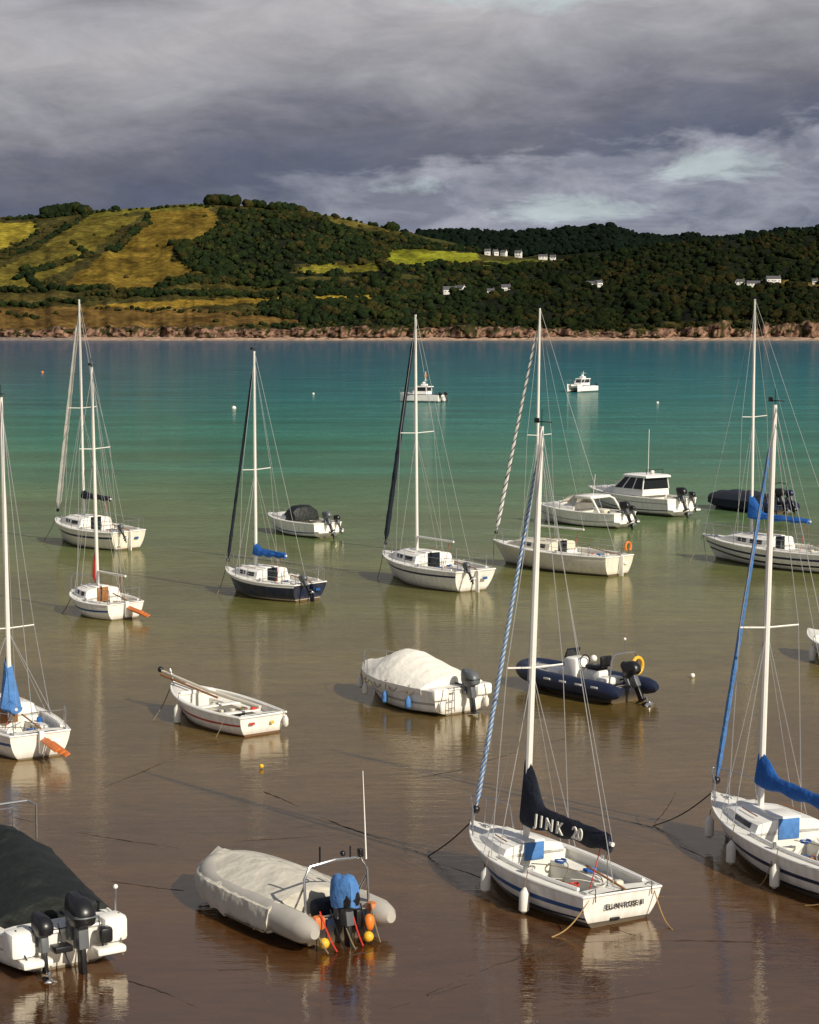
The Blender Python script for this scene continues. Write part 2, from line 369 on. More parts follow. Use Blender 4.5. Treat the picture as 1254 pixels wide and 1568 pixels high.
    for k in range(3):
        ft.tube([(H.xs(t),.5*H.hb(t)*math.sin(t*9+k*2),H.zs(t)-.1+.02*math.sin(t*30)) for t in lin(.1,c9,12)],.009,random.choice([ropem,bluerope,j_white]),4)
    ft.box((H.xs(.9),0,H.zs(.9)+.05),(.2,.1,.06),chrome)
    for sd in (1,-1): ft.box((H.xs(.93),sd*H.hb(.93)*.7,H.zs(.93)+.03),(.16,.03,.04),chrome,bev=.01); ft.box((H.xs(.03),sd*H.hb(.03)*.85,H.zs(.03)+.03),(.16,.03,.04),chrome,bev=.01)
    rope(ft,(H.xs(.93),0,H.zs(.93)+.06),(H.xs(1)+.05,.02,H.zs(1)+.02),.02)
    if extra!='front': ft.box((-tr-.012,-H.hb(0)*.45,zt*.62),(.02,.22,.1),bluepaint if motor else gel,bev=.004)
    if extra=='front':
        M=Matrix.Translation((-tr*.70-.034,-.05,zt*.60))@Matrix.Rotation(-pi/2,4,'Z')@Matrix.Rotation(pi/2,4,'X')
        textmesh(ft,'ELLAN ROSE III',.125,M,black,.004)
        ft.box((-tr*.2-.03,.1,.1),(.05,.2,.05),black)
        for sd in (1,-1): ft.tube([(-tr+.2,sd*.6,zt),(-tr-.02,sd*.6,zt+.12),(-tr-.03,sd*.6,zt-.1)],.012,chrome,5)
        # loose lines hung over the starboard quarter
        for k in range(7): rope(ft,(-tr+.25+.1*k,-.72-.01*k,zt+.03),(-tr-.05+.13*k,-.84-.02*k,zt-.18-.03*(k%3)),.10,(ropem,tanrope,j_white,black)[k%4],.011)
    if buoy_:
        cx,cy,cz=-tr+.06,-(H.hb(0)-.3),zt+.35
        ft.tube([(cx,cy+.17*math.cos(a),cz+.19*math.sin(a)) for a in lin(-.9,pi+.9,14)],.05,buoy_,8)
    ft.obj('fittings',E)
    if motor: outboard(E,-tr-.08,H.hb(0)*.55,zt+.02,35,.62,grey)
    return E,H
E1,H1=sailboat('sailing_boat',(3.52,32.4),(1.41,35.75),1.98,.78,.56,.68,8.3,1.9,bands=[(.72,.79,bluepaint),(.57,.61,navypaint)],mat=h_whiteblue,jib=j_bw,cover=navy,boomL=2.5,boomz=.42,boomrise=.05,coverup=.85,coverh=.27,extra='front',cabh=.17,ov=.5,fend=2,jibr=.045,tw=.84,wins=0,spread=.42,cA=.56,hatch=lblue)
E2,H2=sailboat('sailing_boat',(8.15,33.3),(6.24,37.86),2.1,.82,.6,.76,8.6,1.0,mat=h_whiteblue,bands=[(.74,.80,navypaint),(.55,.60,black)],jib=lblue,cover=blue,boomL=2.8,boomz=.5,coverup=.4,cabh=.22,fend=3,jibr=.05,spread=.45,cA=.52,hatch=lblue,wins=1)
E3,H3=sailboat('sailing_boat',(17.85,80.2),(13.48,85.5),2.6,1.0,.8,.71,11.3,-.5,mat=h_whiteblue,bands=[(.78,.84,navypaint),(.6,.66,black)],jib=None,cover=blue,boomL=3.2,boomz=.75,coverup=.8,coverw=.2,lifel=True,ov=.8,cabh=.4,spread=.5,fend=0,motor=True)
E5,H5=sailboat('sailing_boat',(8.49,79.5),(4.16,83.8),2.5,.95,.8,.72,10.9,.5,mat=h_cream,bands=[(.8,.86,gelc)],jib=j_dash,cover=None,boomL=2.6,lifel=True,ov=.75,cabh=.36,cabmat=gelc,motor=False,fend=0,jibr=.085,spread=.45,buoy_=orange)
E8,H8=sailboat('sailing_boat',(2.38,74.7),(-.66,79.1),2.6,1.0,.82,.68,10.6,-.7,mat=h_white,bands=[(.82,.87,navypaint)],jib=navy,cover=None,boomL=2.5,lifel=True,ov=.7,cabh=.38,motor=True,fend=0,jibr=.1,spread=.5,tr=.3)
E9,H9=sailboat('sailing_boat',(-3.8,72.0),(-6.65,74.7),2.3,.88,.66,.71,9.2,-.4,mat=h_navy,bands=[(.9,1,gel)],jib=navy,cover=blue,boomL=1.7,boomz=.5,boomrise=0,coverup=.2,lifel=True,motor=True,ov=.6,fend=0,jibr=.06,spread=.45,tr=.2)
E10,H10=sailboat('sailing_boat',(-12.87,88.9),(-16.5,92.7),2.6,1.1,.85,.65,11.4,-.7,mat=h_cream,bands=[(.78,.84,navypaint)],jib=j_white,cover=navy,boomL=2.2,boomz=.9,coverup=.1,lifel=True,motor=True,ov=.5,cabh=.42,fend=0,jibr=.12,spread=.5)
E11,H11=sailboat('sailing_boat',(-9.9,67.4),(-11.72,69.6),2.0,.76,.56,.61,8.7,-1.1,mat=h_white,bands=[(.74,.8,bluepaint)],jib=None,cover=None,boomL=1.9,rudder=orangewood,ov=.5,fend=0,spread=.63)
E12,H12=sailboat('sailing_boat',(-8.69,45.25),(-10.9,48.9),2.05,.8,.6,.45,8.4,-.7,mat=h_white,bands=[(.76,.82,bluepaint)],jib=None,cover=lblue,boomL=.45,boomz=.25,coverup=1.1,coverw=.2,rudder=orangewood,ov=.5,fend=1,spread=.28,cabh=.3)
mb=MB(); mx=(Vector((-9.9,67.4))-Vector((-11.72,69.6))).length*.61
mb.tube([(mx+.06,0,1.1),(mx+.1,0,1.3),(mx+.09,0,1.8),(mx+.05,0,2.2)],[.05,.13,.1,.04],red,8); mb.obj('red_sail_bundle',E11)
# ------------------------------------------------------------------ open dinghy
def open_dinghy(name,stern,bow,B=1.75,fb=.72,fs=.5,spar=True,mat=h_red):
    head,L=hd(stern,bow); E=empty(name,(stern[0],stern[1],0),head,0)
    H=Hull(L,B,fb,fs,ov=.45,tr=.1,tw=.78)
    mb=MB(); H.build(mb,mat,[(.74,.79,redpaint)],rub=gel,rr=.03); mb.obj('hull',E)
    mb=MB(); H.deck(mb,.03,.72,.16,.42,deckm,soleg,yi=.88,yf=.55)
    for t in (.3,.52): mb.box((H.xs(t),0,H.zs(t)-.14),(.22,H.hb(t)*1.75,.04),gel)
    mb.box((H.xs(.72),0,H.zs(.72)+.04),(.06,H.hb(.72)*1.5,.1),gel); mb.obj('deck_and_thwarts',E)
    ft=MB()
    if spar:
        ft.tube([(H.xs(1)+.45,.1,H.zs(1)+.28),(H.xs(.6),-.05,H.zs(.6)+.16),(H.xs(.12),-.25,H.zs(.12)+.1)],[.035,.045,.05],gelc,8)
        ft.tube([(H.xs(1)+.25,.2,H.zs(1)+.2),(H.xs(.45),.1,H.zs(.5)+.12)],.03,wood,6)
        ft.ball((H.xs(1)+.42,.1,H.zs(1)+.3),.08,black); ft.tube([(H.xs(1)-.1,0,H.zs(1)),(H.xs(1)+.1,0,H.zs(1)+.35)],.02,chrome,5)
        ft.tube([(H.xs(1)-.35,.15,H.zs(1)),(H.xs(1)+.02,.1,H.zs(1)+.35),(H.xs(1)-.35,-.15,H.zs(1))],.014,chrome,5)
    for k in range(8):
        t=random.uniform(.1,.65); y=random.uniform(-.7,.7)*H.hb(t)
        ft.box((H.xs(t),y,H.zs(t)-.12+(-.15 if abs(y)<.5*H.hb(t) else 0)),(random.uniform(.12,.35),random.uniform(.08,.2),random.uniform(.06,.14)),random.choice([red,gelc,orange,gelc,grey,wood,gel]),Matrix.Rotation(random.uniform(0,3),3,'Z'),.02)
    for k in range(5):
        t=random.uniform(.1,.65); y=random.uniform(-.6,.6)*H.hb(t); cx=H.xs(t); zz=max(.12,H.zs(t)-.14)
        ft.tube([(cx+.12*math.cos(a),y+.11*math.sin(a),zz+.01*a/3) for a in lin(0,12,24)],.012,random.choice([ropem,red,j_white,bluerope]),4)
    fender(ft,H.xs(.62),H.hb(.62)+.07,H.zs(.6)-.1,.5,.09)
    fender(ft,H.xs(-.0)-.08,-H.hb(0)*.9,.45,.3,.07); rope(ft,(H.xs(.12),H.hb(.12)+.04,H.zs(.1)),(H.xs(.12),H.hb(.12)+.3,.0),.05)
    ft.box((-.12,-.25,.3),(.02,.1,.07),yellow,bev=.004); ft.box((-.12,.35,.33),(.02,.16,.06),redpaint,bev=.004)
    ft.obj('fittings',E); return E,H
E13,H13=open_dinghy('open_dinghy',(-3.68,47.9),(-5.99,50.8))
open_dinghy('open_dinghy',(13.9,57.0),(12.6,60.0),spar=False,mat=h_white)
# ------------------------------------------------------------------ motorboats
def motor_base(name,stern,bow,B,fb,fs,mat=h_white,bands=[],ov=.5,tw=.85,c0=.08,c1=.5,roll=0,rub=gel,bp=2.4,sole=.4,seat=.12):
    head,L=hd(stern,bow); E=empty(name,(stern[0],stern[1],0),head,roll)
    H=Hull(L,B,fb,fs,ov=ov,tr=.08,tw=tw,kind='v',bp=bp)
    mb=MB(); H.build(mb,mat,bands,rub=rub,rr=.03); mb.obj('hull',E)
    mb=MB(); H.deck(mb,c0,c1,seat,sole,deckm,soleg,yi=.85,yf=.7)
    mb.obj('deck',E); return E,H,L
def trunk(H,mb,tA,tF,h,wf,mat,slope=.5):
    def sec(t):
        k=(t-tA)/(tF-tA); hh=h if k<1-slope else h*(1-((k-(1-slope))/slope)**1.4*.92)
        w=H.hb(t)*wf; z=H.zs(t); q=[(w,z-.02),(w*.95,z+hh*.6),(w*.8,z+hh*.95),(w*.4,z+hh+.03),(0,z+hh+.04)]
        return [(H.xs(t),y,zz) for y,zz in q]+[(H.xs(t),-y,zz) for y,zz in q[-2::-1]]
    mb.loft([sec(t) for t in lin(tA,tF,12)],mat,False,True,True)
# white canvas covered motorboat
E,H,L=motor_base('covered_motorboat',(1.33,50.6),(-.94,53.6),2.2,.8,.68,bands=[(.62,.68,greyt)],mat=h_white,c0=.1,c1=.3)
mb=MB(); H.cover(mb,[(.08,.14),(.2,.32),(.35,.5),(.48,.64),(.58,.60),(.7,.34),(.85,.10),(.95,.0)],whitec,.10,.94,drop=.12,sag=.012); mb.obj('canvas_cover',E)
mb=MB(); railing(mb,H,.72,.97,.35,.013)
for t in (.2,.42,.68,.85): fender(mb,H.xs(t),H.hb(t)+.07,H.zs(t)-.2,.34,.08,lblue if t<.45 else fenderm)
for sd in (1,-1):
    mb.box((-.0,sd*.72,.58),(.3,.5,.3),gel,bev=.06); fender(mb,-.16,sd*.75,.42,.3,.07)
mb.tube([(-.12,.3,.75),(-.14,.3,.1)],.015,chrome,5); mb.tube([(-.12,.5,.75),(-.14,.5,.1)],.015,chrome,5)
for z in (.2,.4,.6): mb.tube([(-.13,.3,z),(-.13,.5,z)],.013,chrome,5)
for k in range(5): rope(mb,(H.xs(.15+.16*k),H.hb(.15+.16*k)+.04,H.zs(.3)-.05),(H.xs(.23+.16*k),H.hb(.23+.16*k)+.05,H.zs(.3)-.05),.12,ropem,.01)
mb.obj('rails_and_fenders',E)
outboard(E,-.1,-.12,.62,10,1.0,grey,band=black)
# black covered motorboat
E,H,L=motor_base('covered_motorboat',(-5.42,30.1),(-7.95,33.9),2.15,.85,.62,c0=.1,c1=.3,mat=h_white,bands=[(.7,.74,greyt)])
mb=MB(); H.cover(mb,[(.1,.1),(.14,.26),(.3,.62),(.5,.98),(.62,.8),(.8,.3),(.97,.05)],blackc,.13,.95,drop=.2,sag=.03,peak=1.3); mb.obj('canvas_cover',E)
mb=MB()
for sd in (1,-1):
    mb.box((-.02,sd*.78,.52),(.42,.42,.42),gel,bev=.08); mb.box((-.26,sd*.62,.25),(.3,.5,.12),gel,bev=.04)
mb.tube([(H.xs(.55),.7,1.35),(H.xs(.55),.7,1.95),(H.xs(.58),.6,2.0),(H.xs(.58),-.6,2.0),(H.xs(.55),-.7,1.95),(H.xs(.55),-.7,1.35)],.02,chrome,6)
mb.tube([(H.xs(.66),.5,1.3),(H.xs(.66),.5,1.8),(H.xs(.66),-.5,1.8),(H.xs(.66),-.5,1.3)],.018,chrome,6)
mb.tube([(H.xs(.6),.3,1.5),(H.xs(.6),.3,2.05)],.03,black,6); mb.ball((H.xs(.6),.3,2.1),.07,black)
mb.tube([(.1,-.92,.7),(.1,-.92,1.1)],.018,chrome,5); mb.ball((.1,-.92,1.12),.04,gel)
for k in range(6): rope(mb,(-.05,-.9+.35*k,.75),(-.4,-.8+.3*k,.15),.08,(ropem,black)[k%2],.014)
mb.box((-.3,.2,.42),(.25,.3,.1),black); mb.box((-.28,-.55,.5),(.2,.22,.25),black,bev=.05)
mb.obj('transom_fittings',E)
outboard(E,-.14,-.1,.60,6,1.12,black,band=grey); outboard(E,-.14,.5,.55,10,.8,black,name='auxiliary_outboard')
# cuddy boat with windscreen and arch
E,H,L=motor_base('cuddy_motorboat',(10.87,98.9),(7.13,102.3),2.2,.95,.75,c0=.06,c1=.46,bands=[(.6,.66,greyt)],ov=.6)
mb=MB(); trunk(H,mb,.46,.9,.3,.8,gel)
zc=H.zs(.46)+.3
for sd in (1,-1):
    mb.add([(H.xs(.62),sd*.35,zc),(H.xs(.46),sd*.85,zc-.1),(H.xs(.40),sd*.75,zc+.5),(H.xs(.5),sd*.35,zc+.52)],[(0,1,2,3)],greyc)
mb.box((H.xs(.36),0,zc+.42),(1.1,1.7,.16),gel,bev=.07); mb.loft([[(H.xs(.52),y,zc+.48) for y in (-.7,0,.7)],[(H.xs(.66),y,zc) for y in (-.6,0,.6)]],gel)
for sd in (1,-1): mb.tube([(H.xs(.16),sd*.95,.75),(H.xs(.24),sd*.9,zc+.3),(H.xs(.3),sd*.75,zc+.45)],.06,gel,8)
mb.obj('cabin',E); mb=MB(); railing(mb,H,.6,.96,.4,.02,5); mb.tube([(H.xs(.3),.4,zc+.5),(H.xs(.28),.4,zc+1.6)],.012,gel,5); mb.obj('rails',E)
mb=MB(); mb.box((H.xs(.2),.3,.75),(.5,.5,.3),gelc,bev=.06); mb.box((-.2,0,.3),(.4,1.7,.1),gel,bev=.03); mb.obj('seats_and_swim_platform',E)
outboard(E,-.15,.25,.8,25,1.0,black); outboard(E,-.15,-.4,.75,25,.65,black,name='auxiliary_outboard')
# pilothouse cruiser
E,H,L=motor_base('pilothouse_motorboat',(14.6,105.0),(10.6,110.6),2.5,1.15,.95,c0=.05,c1=.3,bands=[(.8,.84,greyt),(.52,.56,black)],ov=.7)
mb=MB(); trunk(H,mb,.55,.93,.3,.72,gel,.6)
xa,xf=H.xs(.27),H.xs(.62)
def ring(z,ax,fx,wk):
    a=xa+ax; f=xf-fx; w=.98*wk
    return [(a,-w,z),(a,w,z),(f-.35,w,z),(f,w*.62,z),(f+.08,0,z),(f,-w*.62,z),(f-.35,-w,z)]
mb.loft([ring(1.0,0,0,1.0),ring(1.35,0,0,.97)],gel,True); mb.loft([ring(1.35,0,0,.97),ring(1.98,.02,.75,.86)],darkglass,True)
mb.loft([ring(1.98,.02,.75,.86),ring(1.98,-.22,.62,.93),ring(2.08,-.2,.68,.91),ring(2.13,-.1,.9,.8)],gel,True,False,True)
r1,r2=ring(1.35,0,0,.98),ring(1.98,.02,.75,.875)
for i in range(7): mb.tube([r1[i],r2[i]],.035,gel,6)
for f in (.35,.7):
    for a,b in ((1,2),(0,6)): mb.tube([Vector(r1[a]).lerp(Vector(r1[b]),f),Vector(r2[a]).lerp(Vector(r2[b]),f)],.03,gel,6)
mb.obj('wheelhouse',E)
mb=MB(); railing(mb,H,.55,.97,.45,.02,6); mb.tube([(xa+.3,.3,2.1),(xa+.25,.3,4.6)],.015,gel,5); mb.tube([(xa+.1,-.6,2.15),(xa+.1,-.6,2.4),(xa+.1,.6,2.4),(xa+.1,.6,2.15)],.02,black,6); mb.ball((xa+.5,-.2,2.22),.12,gel)
mb.box((-.25,0,.35),(.5,2.0,.1),gel,bev=.03); mb.obj('rails_and_aerial',E)
outboard(E,-.2,.25,.95,22,1.15,black); outboard(E,-.2,-.55,.9,22,.75,black,name='auxiliary_outboard')
# small cuddy with black canopy
E,H,L=motor_base('cuddy_motorboat',(-4.0,94.2),(-6.77,97.6),1.95,.85,.7,c0=.06,c1=.5,bands=[(.55,.6,bluepaint)],ov=.5)
mb=MB(); trunk(H,mb,.5,.9,.22,.78,gel)
secs=[]
for x,w,h in ((H.xs(.34),.75,.3),(H.xs(.37),.8,.62),(H.xs(.44),.78,.72),(H.xs(.5),.7,.66),(H.xs(.62),.5,.25)):
    z=H.zs(.4); secs.append([(x,w,z),(x,w*.92,z+h*.7),(x,w*.6,z+h),(x,0,z+h*1.05),(x,-w*.6,z+h),(x,-w*.92,z+h*.7),(x,-w,z)])
mb.loft(secs,blackc,False,True,True); mb.obj('canopy',E); mb=MB(); railing(mb,H,.6,.95,.3,.015,4); mb.box((-.2,0,.3),(.35,1.5,.08),gel); mb.obj('rails',E)
outboard(E,-.12,.1,.75,30,.95,grey); outboard(E,-.12,-.5,.7,30,.65,black,name='auxiliary_outboard')
# ------------------------------------------------------------------ RIBs
def rib(name,stern,bow,B,r,tubem,hullm=h_dark):
    head,L=hd(stern,bow); E=empty(name,(stern[0],stern[1],0),head,0)
    b=B/2-r; Lb=L+.25; x0=Lb*.5
    H=Hull(L-.05,B-2*r*.9,.55,.42,ov=.3,tr=.02,tw=.95,kind='v')
    mb=MB(); H.build(mb,hullm); H.deck(mb,.02,.6,.05,.22,greyt,soleg,yi=.95,yf=.8); mb.obj('hull',E)
    def path(ph):
        a=ph*pi/2; return (x0+(Lb-r-x0)*max(0,math.cos(a))**.9 if abs(ph)<1 else x0, b*math.copysign(abs(math.sin(a))**.8,math.sin(a)))
    pts=[];R=[]
    st=-.42
    seq=[(st,-b,r*.35),(st+.12,-b,r*.7),(st+.35,-b,r*.95),(x0*.5,-b,r)]
    for x,y,q in seq: pts.append((x,y,.36)); R.append(q)
    for ph in lin(-1,1,19):
        x,y=path(ph); k=max(0,(x-x0)/(Lb-x0)); pts.append((x,y,.36+.16*k*k)); R.append(r*(1-.12*k))
    for x,y,q in seq[::-1]: pts.append((x,-y,.36)); R.append(q)
    tb=MB(); tb.tube(pts,R,tubem,14)
    tb.obj('inflatable_tubes',E)
    return E,H,L,b,Lb,x0,path
# grey covered RIB
E,H,L,b,Lb,x0,path=rib('covered_inflatable_boat',(-1.15,31.4),(-3.29,34.35),2.0,.25,greyt)
mb=MB(); secs=[]; r=.25
for i,k in enumerate(lin(0,1,34)):
    x=.62+(Lb+.06-.62)*(1-(1-k)**1.5)
    w=b+r+.03 if x<x0 else (b+r+.03)*max(.0,1-((x-x0)/(Lb+.07-x0))**2.6)**.5
    w=max(w,.02); rid=.5+.22*math.sin(min(1,max(0,(x-.3)/3.0))*pi)**.7+.02*math.sin(i*1.9); zl=.14+.16*max(0,(x-x0)/(Lb-x0))**2
    q=[(w*.97,zl+.03*math.sin(i*1.7)),(w,zl+.2),(w*.93,.53),(w*.75,.60),(w*.4,.56+rid*.22),(0,.52+rid*.42)]
    q=[(y*(1+random.uniform(-.01,.01)),z+random.uniform(-.014,.014)) for y,z in q]
    secs.append([(x+(.12*math.sin(y*3) if i==0 else 0),y,z) for y,z in q]+[(x+(-.1*math.sin(y*3) if i==0 else 0),-y,z) for y,z in q[-2::-1]])
mb.loft(secs,greyc,False,True,True)
mb.tube([(.55,b+r*.95,.25)]+[(x,b+r+.035,.16) for x in lin(.7,x0,6)],.014,ropem,5)
mb.obj('canvas_cover',E)
mb=MB()
for sd in (1,-1):
    mb.tube([(.05,sd*.62,.45),(.1,sd*.62,1.1),(.12,sd*.5,1.3),(.12,0,1.34)],.024,chrome,8)
    mb.tube([(.45,sd*.6,.5),(.1,sd*.62,1.0)],.018,chrome,6)
mb.tube([(.12,-.62,1.25),(.3,-.68,2.7)],[.014,.006],gel,6); mb.ball((.12,-.15,1.42),.05,black); mb.tube([(.12,.3,1.32),(.12,.3,1.6)],.018,black); mb.box((.12,-.5,1.38),(.1,.08,.14),black); mb.tube([(.12,-.3,1.32),(.12,-.3,1.52)],.015,black)
mb.box((.35,0,.45),(.3,.6,.4),navy,bev=.1)
mb.ball((-.1,.72,.28),.10,orange,1.3); mb.ball((-.3,.5,.13),.09,yellow); mb.ball((-.2,-.45,.28),.10,orange,1.5); mb.ball((-.4,-.3,.12),.09,yellow); mb.box((-.05,-.62,.42),(.22,.18,.3),orangewood,bev=.07); mb.box((-.05,.45,.4),(.18,.22,.25),orangewood,bev=.07); mb.box((-.1,-.3,.35),(.15,.15,.35),black,bev=.05)
for k in range(7): rope(mb,(-.1,.65-.2*k,.6),(-.5,.55-.17*k,.02),.06,(ropem,red,black)[k%3],.013)
mb.obj('arch_and_gear',E)
outboard(E,-.02,.0,.5,8,.95,black)
mb=MB(); secs=[]
for zz,fx,fy in [(.66,.60,.42),(.80,.62,.46),(.98,.58,.42),(1.09,.44,.3),(1.13,.2,.12)]:
    secs.append([(-.15+fx/2*math.cos(a)*(1+.08*math.sin(5*a)),fy/2*math.sin(a)*(1+.08*math.cos(4*a)),zz+.03*math.sin(3*a)) for a in lin(0,2*pi,19)[:-1]])
mb.loft(secs,lblue,True,True,True); mb.obj('blue_engine_cover',E)
# navy RIB
E,H,L,b,Lb,x0,path=rib('inflatable_boat',(5.87,52.2),(3.4,55.1),1.95,.24,navyt)
mb=MB(); mb.box((1.9,0,.62),(.5,.6,.75),gel,bev=.1); mb.box((2.08,0,1.08),(.06,.5,.3),darkglass,Matrix.Rotation(-.4,3,'Y')); mb.tube([(1.6,.18*math.cos(a),.9+.18*math.sin(a)) for a in lin(0,2*pi,14)],.018,black,5)
mb.box((1.15,0,.5),(.6,.4,.5),gel,bev=.08); mb.box((1.15,0,.8),(.55,.38,.14),black,bev=.06); mb.box((.8,0,1.0),(.1,.4,.3),black,bev=.04)
mb.box((2.6,0,.45),(.5,.6,.3),gel,bev=.08); mb.ball((1.55,-.3,.95),.1,gel); mb.box((.45,.2,.55),(.4,.7,.2),gel,bev=.06)
for sd in (1,-1): mb.tube([(.15,sd*.55,.4),(.1,sd*.5,1.15),(.1,sd*.4,1.3),(.1,0,1.32)],.025,chrome,7)
mb.tube([(.1,0,1.3),(.1,0,1.7)],.015,chrome,5); mb.ball((.1,0,1.7),.04,gel); mb.tube([(-.02,-.38+.2*math.cos(a),.95+.22*math.sin(a)) for a in lin(0,2*pi,16)],.05,yellow,8)
for x in (.3,.9,1.5,2.1): mb.box((x,b+.235,.46),(.25,.02,.05),gel,bev=.005)
mb.obj('console_and_arch',E); outboard(E,-.08,.0,.55,28,1.0,black); 
# dark covered inflatable
E,H,L,b,Lb,x0,path=rib('covered_inflatable_boat',(20.3,106.4),(17.4,111),2.3,.32,navyt)
mb=MB(); secs=[]
for i,k in enumerate(lin(0,1,18)):
    x=.5+(Lb-.5)*(1-(1-k)**1.5); w=b+.36 if x<x0 else (b+.36)*max(.0,1-((x-x0)/(Lb+.04-x0))**2.6)**.5; w=max(w,.02); rid=.35*math.sin(min(1,max(0,(x-.2)/5.4))*pi)**.6+.05*math.sin(i*1.7)
    q=[(w,.3),(w*.98,.62),(w*.7,.72+rid*.5),(w*.3,.74+rid*.9),(0,.74+rid)]
    secs.append([(x,y,z) for y,z in q]+[(x,-y,z) for y,z in q[-2::-1]])
mb.loft(secs,navy,False,True,True); mb.obj('canvas_cover',E)
mb=MB(); 
for sd in (1,-1): mb.tube([(.2,sd*.6,.6),(.2,sd*.55,1.6),(.2,0,1.7)],.035,black,7)
mb.obj('arch',E); outboard(E,-.1,.3,.8,25,1.1,black); outboard(E,-.1,-.4,.8,25,.9,navypaint,name='auxiliary_outboard')
# ------------------------------------------------------------------ distant catamarans
def catamaran(loc,head,flip=False):
    E=empty('motor_catamaran',(loc[0],loc[1],0),math.radians(head))
    mb=MB()
    for sd in (1,-1):
        secs=[]
        for k in lin(0,1,14):
            x=-3+6*k; w=.42*(1-max(0,(k-.55)/.45)**2.2)+.01; z=.95+.35*k*k
            secs.append([(x,sd*.95-w*.3,-.25+.3*k**4),(x,sd*.95+sd*w,.2),(x,sd*.95+sd*w,z),(x,sd*.95-sd*w,z),(x,sd*.95-sd*w,.2)])
        mb.loft(secs,h_whiteblue,True,True,True)
    mb.box((-.3,0,.85),(5.2,2.0,.32),gel,bev=.08)
    mb.add([(2.2,-.9,1.2),(2.2,.9,1.2),(2.9,.5,1.3),(2.9,-.5,1.3)],[(0,1,2,3)],gel)
    mb.tube([(x,1.36,1.05) for x in (-3,-1,1,2)],.05,navypaint); mb.tube([(x,-1.36,1.05) for x in (-3,-1,1,2)],.05,navypaint)
    mb.obj('hulls',E); mb=MB()
    def rg(z,a,f,w): return [(a,-w,z),(a,w,z),(f-.4,w,z),(f,w*.6,z),(f,-w*.6,z),(f-.4,-w,z)]
    mb.loft([rg(1.0,-1.0,1.5,.95),rg(1.5,-1.0,1.3,.93)],gel,True); mb.loft([rg(1.5,-1,1.3,.92),rg(2.05,-.95,.8,.85)],darkglass,True)
    mb.loft([rg(2.05,-1.3,1.0,.95),rg(2.18,-1.3,.95,.93)],gel,True,True,True)
    a,c=rg(1.5,-1,1.3,.94),rg(2.05,-.95,.8,.87)
    for i in range(6): mb.tube([a[i],c[i]],.05,gel,5)
    mb.box((-.3,0,2.35),(.8,.8,.3),gel,bev=.08); mb.tube([(-.5,0,2.3),(-.5,0,4.2 if flip else 3.3)],.05,gel,6); mb.tube([(-.5,-.5,3.0),(-.5,.5,3.0)],.03,gel,5); mb.ball((-.2,0,2.65),.25,gel,.6)
    if flip: mb.ball((-.5,0,3.6),.16,orange,1.4)
    mb.obj('wheelhouse',E); mb=MB()
    for sd in (1,-1):
        P=[(x,sd*1.25,1.9) for x in (.5,1.5,2.4,2.9)]; mb.tube(P,.025,chrome,5)
        for p in P: mb.tube([(p[0],p[1],1.1),p],.02,chrome,5)
    mb.tube([(2.9,-1.25,1.9),(2.9,1.25,1.9)],.025,chrome,5); mb.obj('rails',E)
    for y in (-.95,.95): outboard(E,-3.0,y,.8,10,1.0,black)
catamaran((1.8,274),155,True); catamaran((27.9,318),-125)
# ------------------------------------------------------------------ buoys
def buoy(n,x,y,r,m,z=.06):
    mb=MB(); mb.ball((0,0,z),r,m,1,16); mb.tube([(0,0,z+r*.9),(0,0,z+r*1.25)],r*.18,black,8)
    mb.tube([(r*.15*math.cos(a),0,z+r*1.25+r*.15*math.sin(a)) for a in lin(0,2*pi,10)],r*.05,chrome,5)
    o=mb.obj(n); o.location=(x,y,0)
for x,y,r,m in [(8.17,55.9,.075,fenderm),(-3.39,44.1,.055,yellow),(-22.4,250,.3,fenderm),(-86,460,.35,orange),(-15,306,.2,fenderm),
    (33.9,268,.2,fenderm)]: buoy('mooring_buoy',x,y,r,m)
# ------------------------------------------------------------------ chains & ropes lying in the shallows
def ground_line(pts,r=.02,name='mooring_chain',m=weed,amp=.05):
    P=[]
    for a,b in zip(pts[:-1],pts[1:]):
        n=max(3,int(math.dist(a,b)/.12))
        for i in range(n):
            k=i/n; P.append((a[0]+(b[0]-a[0])*k,a[1]+(b[1]-a[1])*k))
    P.append(pts[-1]); ph=random.uniform(0,9)
    Q=[(x+amp*math.sin(i*.17+ph)+random.uniform(-.012,.012),y+amp*2.5*math.sin(i*.11+ph)+random.uniform(-.02,.02),-r*.45+.35*r*math.sin(i*.23+ph)) for i,(x,y) in enumerate(P)]
    mb=MB(); mb.tube(Q,[r*random.uniform(.55,1.15) for _ in Q],m,5); mb.obj(name)
for pts,r in [([(-3.21,41.7),(-1.42,39.15),(.35,36.6)],.015),([(.35,36.6),(1.6,34.6),(4.0,31.4)],.012),([(4.1,39.95),(4.93,38.9)],.016),([(4.93,38.9),(5.77,41.7)],.012),
    ([(-4.39,29.3),(-3.6,28.7),(-3.06,28.2)],.015),([(-3.03,29.8),(-1.8,30.1),(-.6,31)],.014),([(.23,28.7),(1.38,30.27),(2.5,31.4),(6.7,31.2)],.016),
    ([(-1.13,38.4),(-3.5,37.6)],.010),([(-7.68,36),(-4.07,34.4)],.013),([(-6.8,42),(-5.25,46),(-3.2,48.3)],.014),([(7.3,38.4),(9,36)],.014),([(5.2,37.2),(6.2,35.2),(8.5,33.5)],.012),([(-8.2,39.5),(-4.5,37.2)],.011),([(1.0,44),(4,47.5)],.010),([(-.3,28.2),(.9,29.4)],.012),([(2.6,28.3),(5.4,29.6)],.011),([(-1.2,42.2),(2.6,45.2)],.010)]:
    ground_line(pts,r)
